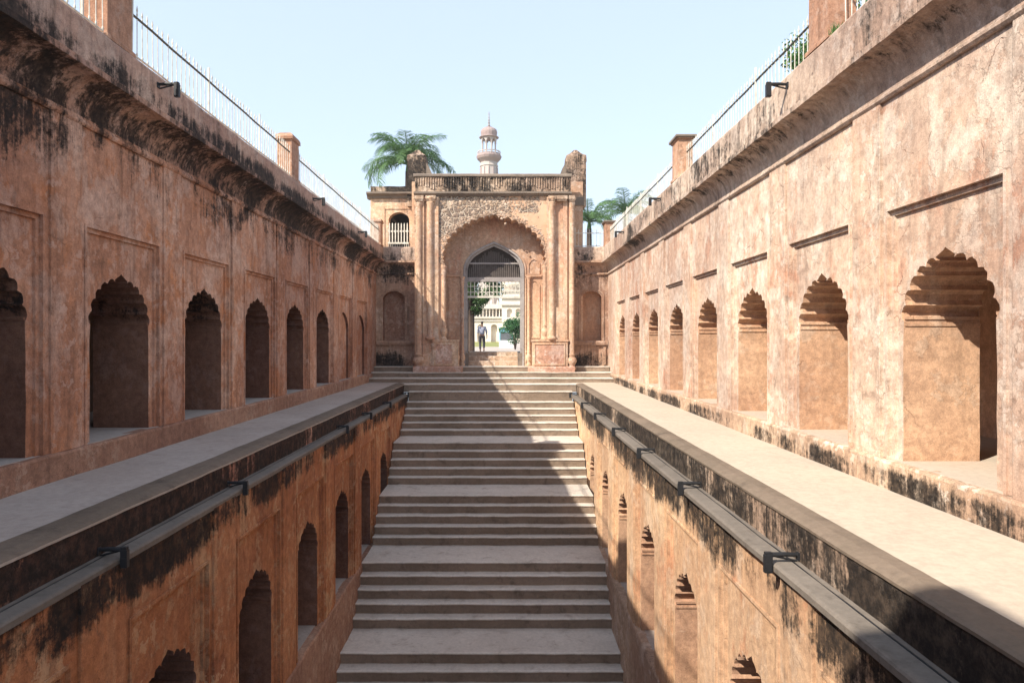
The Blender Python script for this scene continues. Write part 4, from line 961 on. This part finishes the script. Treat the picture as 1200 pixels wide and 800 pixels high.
rnd = random.Random(9); cl = [((.75 + rnd.gauss(0, .42), 47 + rnd.gauss(0, .4), .80 + rnd.gauss(0, .38)), rnd.uniform(.24, .42), 130) for i in range(46)] + [((1.0, 47, 1.75), .25, 80)]
crown('crown', cl, .06, M['leaf3'], bu, 6)
def terrace_bush(label, x, y, z, w_, h, seed, n=16):
    t = thing('shrub', label, 'shrub', (x, y, 3.1), 'shrubs behind the right railing'); rnd = random.Random(seed)
    m = MB(); 
    for j in range(4): m.tube([(x, y, 3.05), (x + rnd.uniform(-.3, .3) * w_, y + rnd.uniform(-.5, .5) * w_, 3.1 + h * .7)], [.03, .012], 5)
    obj('stem', m, M['bark'], t)
    cl = [((x + rnd.gauss(0, .16) * w_, y + rnd.gauss(0, .5) * w_, 3.1 + h * rnd.uniform(.2, 1)), rnd.uniform(.12, .26), 90) for i in range(n)]
    crown('crown', cl, .035, M['leaf2'], t, seed); return t
terrace_bush('leafy green shrub behind the near right railing beside the stone post', 4.75, 10.1, 3.1, 1.0, 1.35, 51, 75)
terrace_bush('low shrub behind the right railing close to the middle stone post', 5.0, 13.6, 3.1, 1.2, 1.1, 52, 26)
terrace_bush('pale feathery shrub behind the far right railing', 5.3, 19.5, 3.1, 1.2, 1.1, 53, 12)
# weed tuft at the foot of the near right post
m = MB(); rnd = random.Random(3)
for i in range(60):
    a = rnd.uniform(0, 6.28); L = rnd.uniform(.06, .16); b = Vector((4.0 + rnd.uniform(-.05, .05), 8.25 + rnd.uniform(-.08, .08), 3.70)); d = Vector((math.cos(a) * .5, math.sin(a) * .5, 1)).normalized(); m.face([b - Vector((.006, 0, 0)), b + Vector((.006, 0, 0)), b + d * L])
tag(obj('weed_tuft', m, M['leaf2']), 'small weed tuft growing at the foot of the near right post', 'weed')
# distant tree line low behind the walls
m = MB(); rnd = random.Random(8)

# ------------------------------------------------------------------ the walking man, seen from behind
def skin(name, verts, eds, radii, mat, parent, loc, sub=2):
    me = bpy.data.meshes.new(name); me.from_pydata(verts, eds, []); me.materials.append(mat); me.update()
    o = bpy.data.objects.new(name, me); COL.objects.link(o); o.parent = parent
    o.location = Vector(loc) - wloc(parent)
    sk = o.modifiers.new('skin', 'SKIN'); lay = me.skin_vertices[0] if me.skin_vertices else None
    if lay is None:
        bm = bmesh.new(); bm.from_mesh(me); bm.verts.layers.skin.verify(); bm.to_mesh(me); bm.free(); lay = me.skin_vertices[0]
    for i, r in enumerate(radii):
        lay.data[i].radius = r if isinstance(r, tuple) else (r, r); lay.data[i].use_root = (i == 0)
    sk.use_smooth_shade = True; ss = o.modifiers.new('sub', 'SUBSURF'); ss.levels = sub; ss.render_levels = sub
    return o
px_, py_, pz_ = -1.27, 38.9, -.678
man = thing('person', 'man in a grey blue shirt and dark trousers walking away along the path', 'person', (px_, py_, pz_))
V = [(0, 0, .92), (0, 0, 1.12), (0, .01, 1.32), (0, .01, 1.42), (0, .02, 1.50), (0, .03, 1.60), (0, .02, 1.70),
     (-.17, .01, 1.38), (-.23, -.01, 1.12), (-.24, .06, .90), (.17, .01, 1.38), (.245, -.03, 1.12), (.275, .05, .90),
     (-.10, 0, .86), (-.11, .10, .50), (-.10, -.05, .12), (-.10, .04, .04), (.10, 0, .86), (.11, .02, .48), (.11, -.16, .16), (.11, -.10, .05)]
E = [(0, 1), (1, 2), (2, 3), (3, 4), (4, 5), (5, 6), (2, 7), (7, 8), (8, 9), (2, 10), (10, 11), (11, 12), (0, 13), (13, 14), (14, 15), (15, 16), (0, 17), (17, 18), (18, 19), (19, 20)]
Rr = [(.13, .09), (.12, .085), (.15, .09), (.07, .06), .05, (.075, .09), (.06, .07), .05, .04, .03, .05, .04, .03, .075, .055, .035, (.035, .06), .075, .055, .035, (.035, .06)]
for sx, wx, wy, wz in ((-1, -.24, .06, .90), (1, .275, .05, .90)):
    b = len(V); V.append((wx, wy + .03, wz - .08)); Rr.append((.032, .018)); E.append((9 if sx < 0 else 12, b))
    for j, (dx, L) in enumerate(((-.026, .065), (-.009, .075), (.009, .07), (.026, .055))):
        V.append((wx + dx * .4, wy + .035 + dx, wz - .12)); V.append((wx + dx * .3 - sx * .012, wy + .045 + dx, wz - .12 - L)); Rr += [.009, .007]; E += [(b, len(V) - 2), (len(V) - 2, len(V) - 1)]
    V.append((wx - sx * .035, wy + .06, wz - .10)); Rr.append(.009); E.append((b, len(V) - 1))
body = skin('body', V, E, Rr, M['skin'], man, (px_, py_, pz_))
skin('shirt', [(0, 0, .90), (0, 0, 1.12), (0, .01, 1.33), (0, .012, 1.44), (-.18, .01, 1.38), (-.235, -.01, 1.14), (-.24, .01, 1.03), (.18, .01, 1.38), (.25, -.03, 1.14), (.262, -.0, 1.03)],
     [(0, 1), (1, 2), (2, 3), (2, 4), (4, 5), (5, 6), (2, 7), (7, 8), (8, 9)], [(.17, .115), (.165, .11), (.185, .115), (.075, .07), .075, .065, .062, .075, .065, .062], M['shirt'], man, (px_, py_, pz_))
skin('trousers', [(0, 0, .93), (-.10, 0, .84), (-.11, .09, .50), (-.10, -.05, .12), (.10, 0, .84), (.11, .02, .48), (.11, -.16, .19)], [(0, 1), (1, 2), (2, 3), (0, 4), (4, 5), (5, 6)],
     [(.15, .11), .10, .08, .068, .10, .08, .068], M['trouser'], man, (px_, py_, pz_))
skin('hair', [(0, .015, 1.60), (0, .015, 1.69), (0, .02, 1.735)], [(0, 1), (1, 2)], [(.078, .09), (.088, .10), (.06, .07)], M['hair'], man, (px_, py_, pz_))
for a in ((-.10, -.03, .045), (.11, -.13, .06)):
    skin('shoe', [(a[0], a[1] - .03, a[2]), (a[0], a[1] + .08, a[2] - .01), (a[0], a[1] + .19, a[2] - .01)], [(0, 1), (1, 2)], [(.045, .045), (.045, .035), (.04, .028)], M['shoe'], man, (px_, py_, pz_), 1)

# ------------------------------------------------------------------ thin daylight haze
m = MB().box(-600, 600, -60, 1400, -9.9, 34.5)
hz = obj('haze', m, Mat('haze').m); hz['kind'] = 'stuff'
t = hz.data.materials[0].node_tree; t.nodes.clear(); pv = t.nodes.new('ShaderNodeVolumePrincipled'); o_ = t.nodes.new('ShaderNodeOutputMaterial')
pv.inputs['Color'].default_value = (.92, .95, 1, 1); pv.inputs['Density'].default_value = .0006; t.links.new(pv.outputs[0], o_.inputs['Volume'])
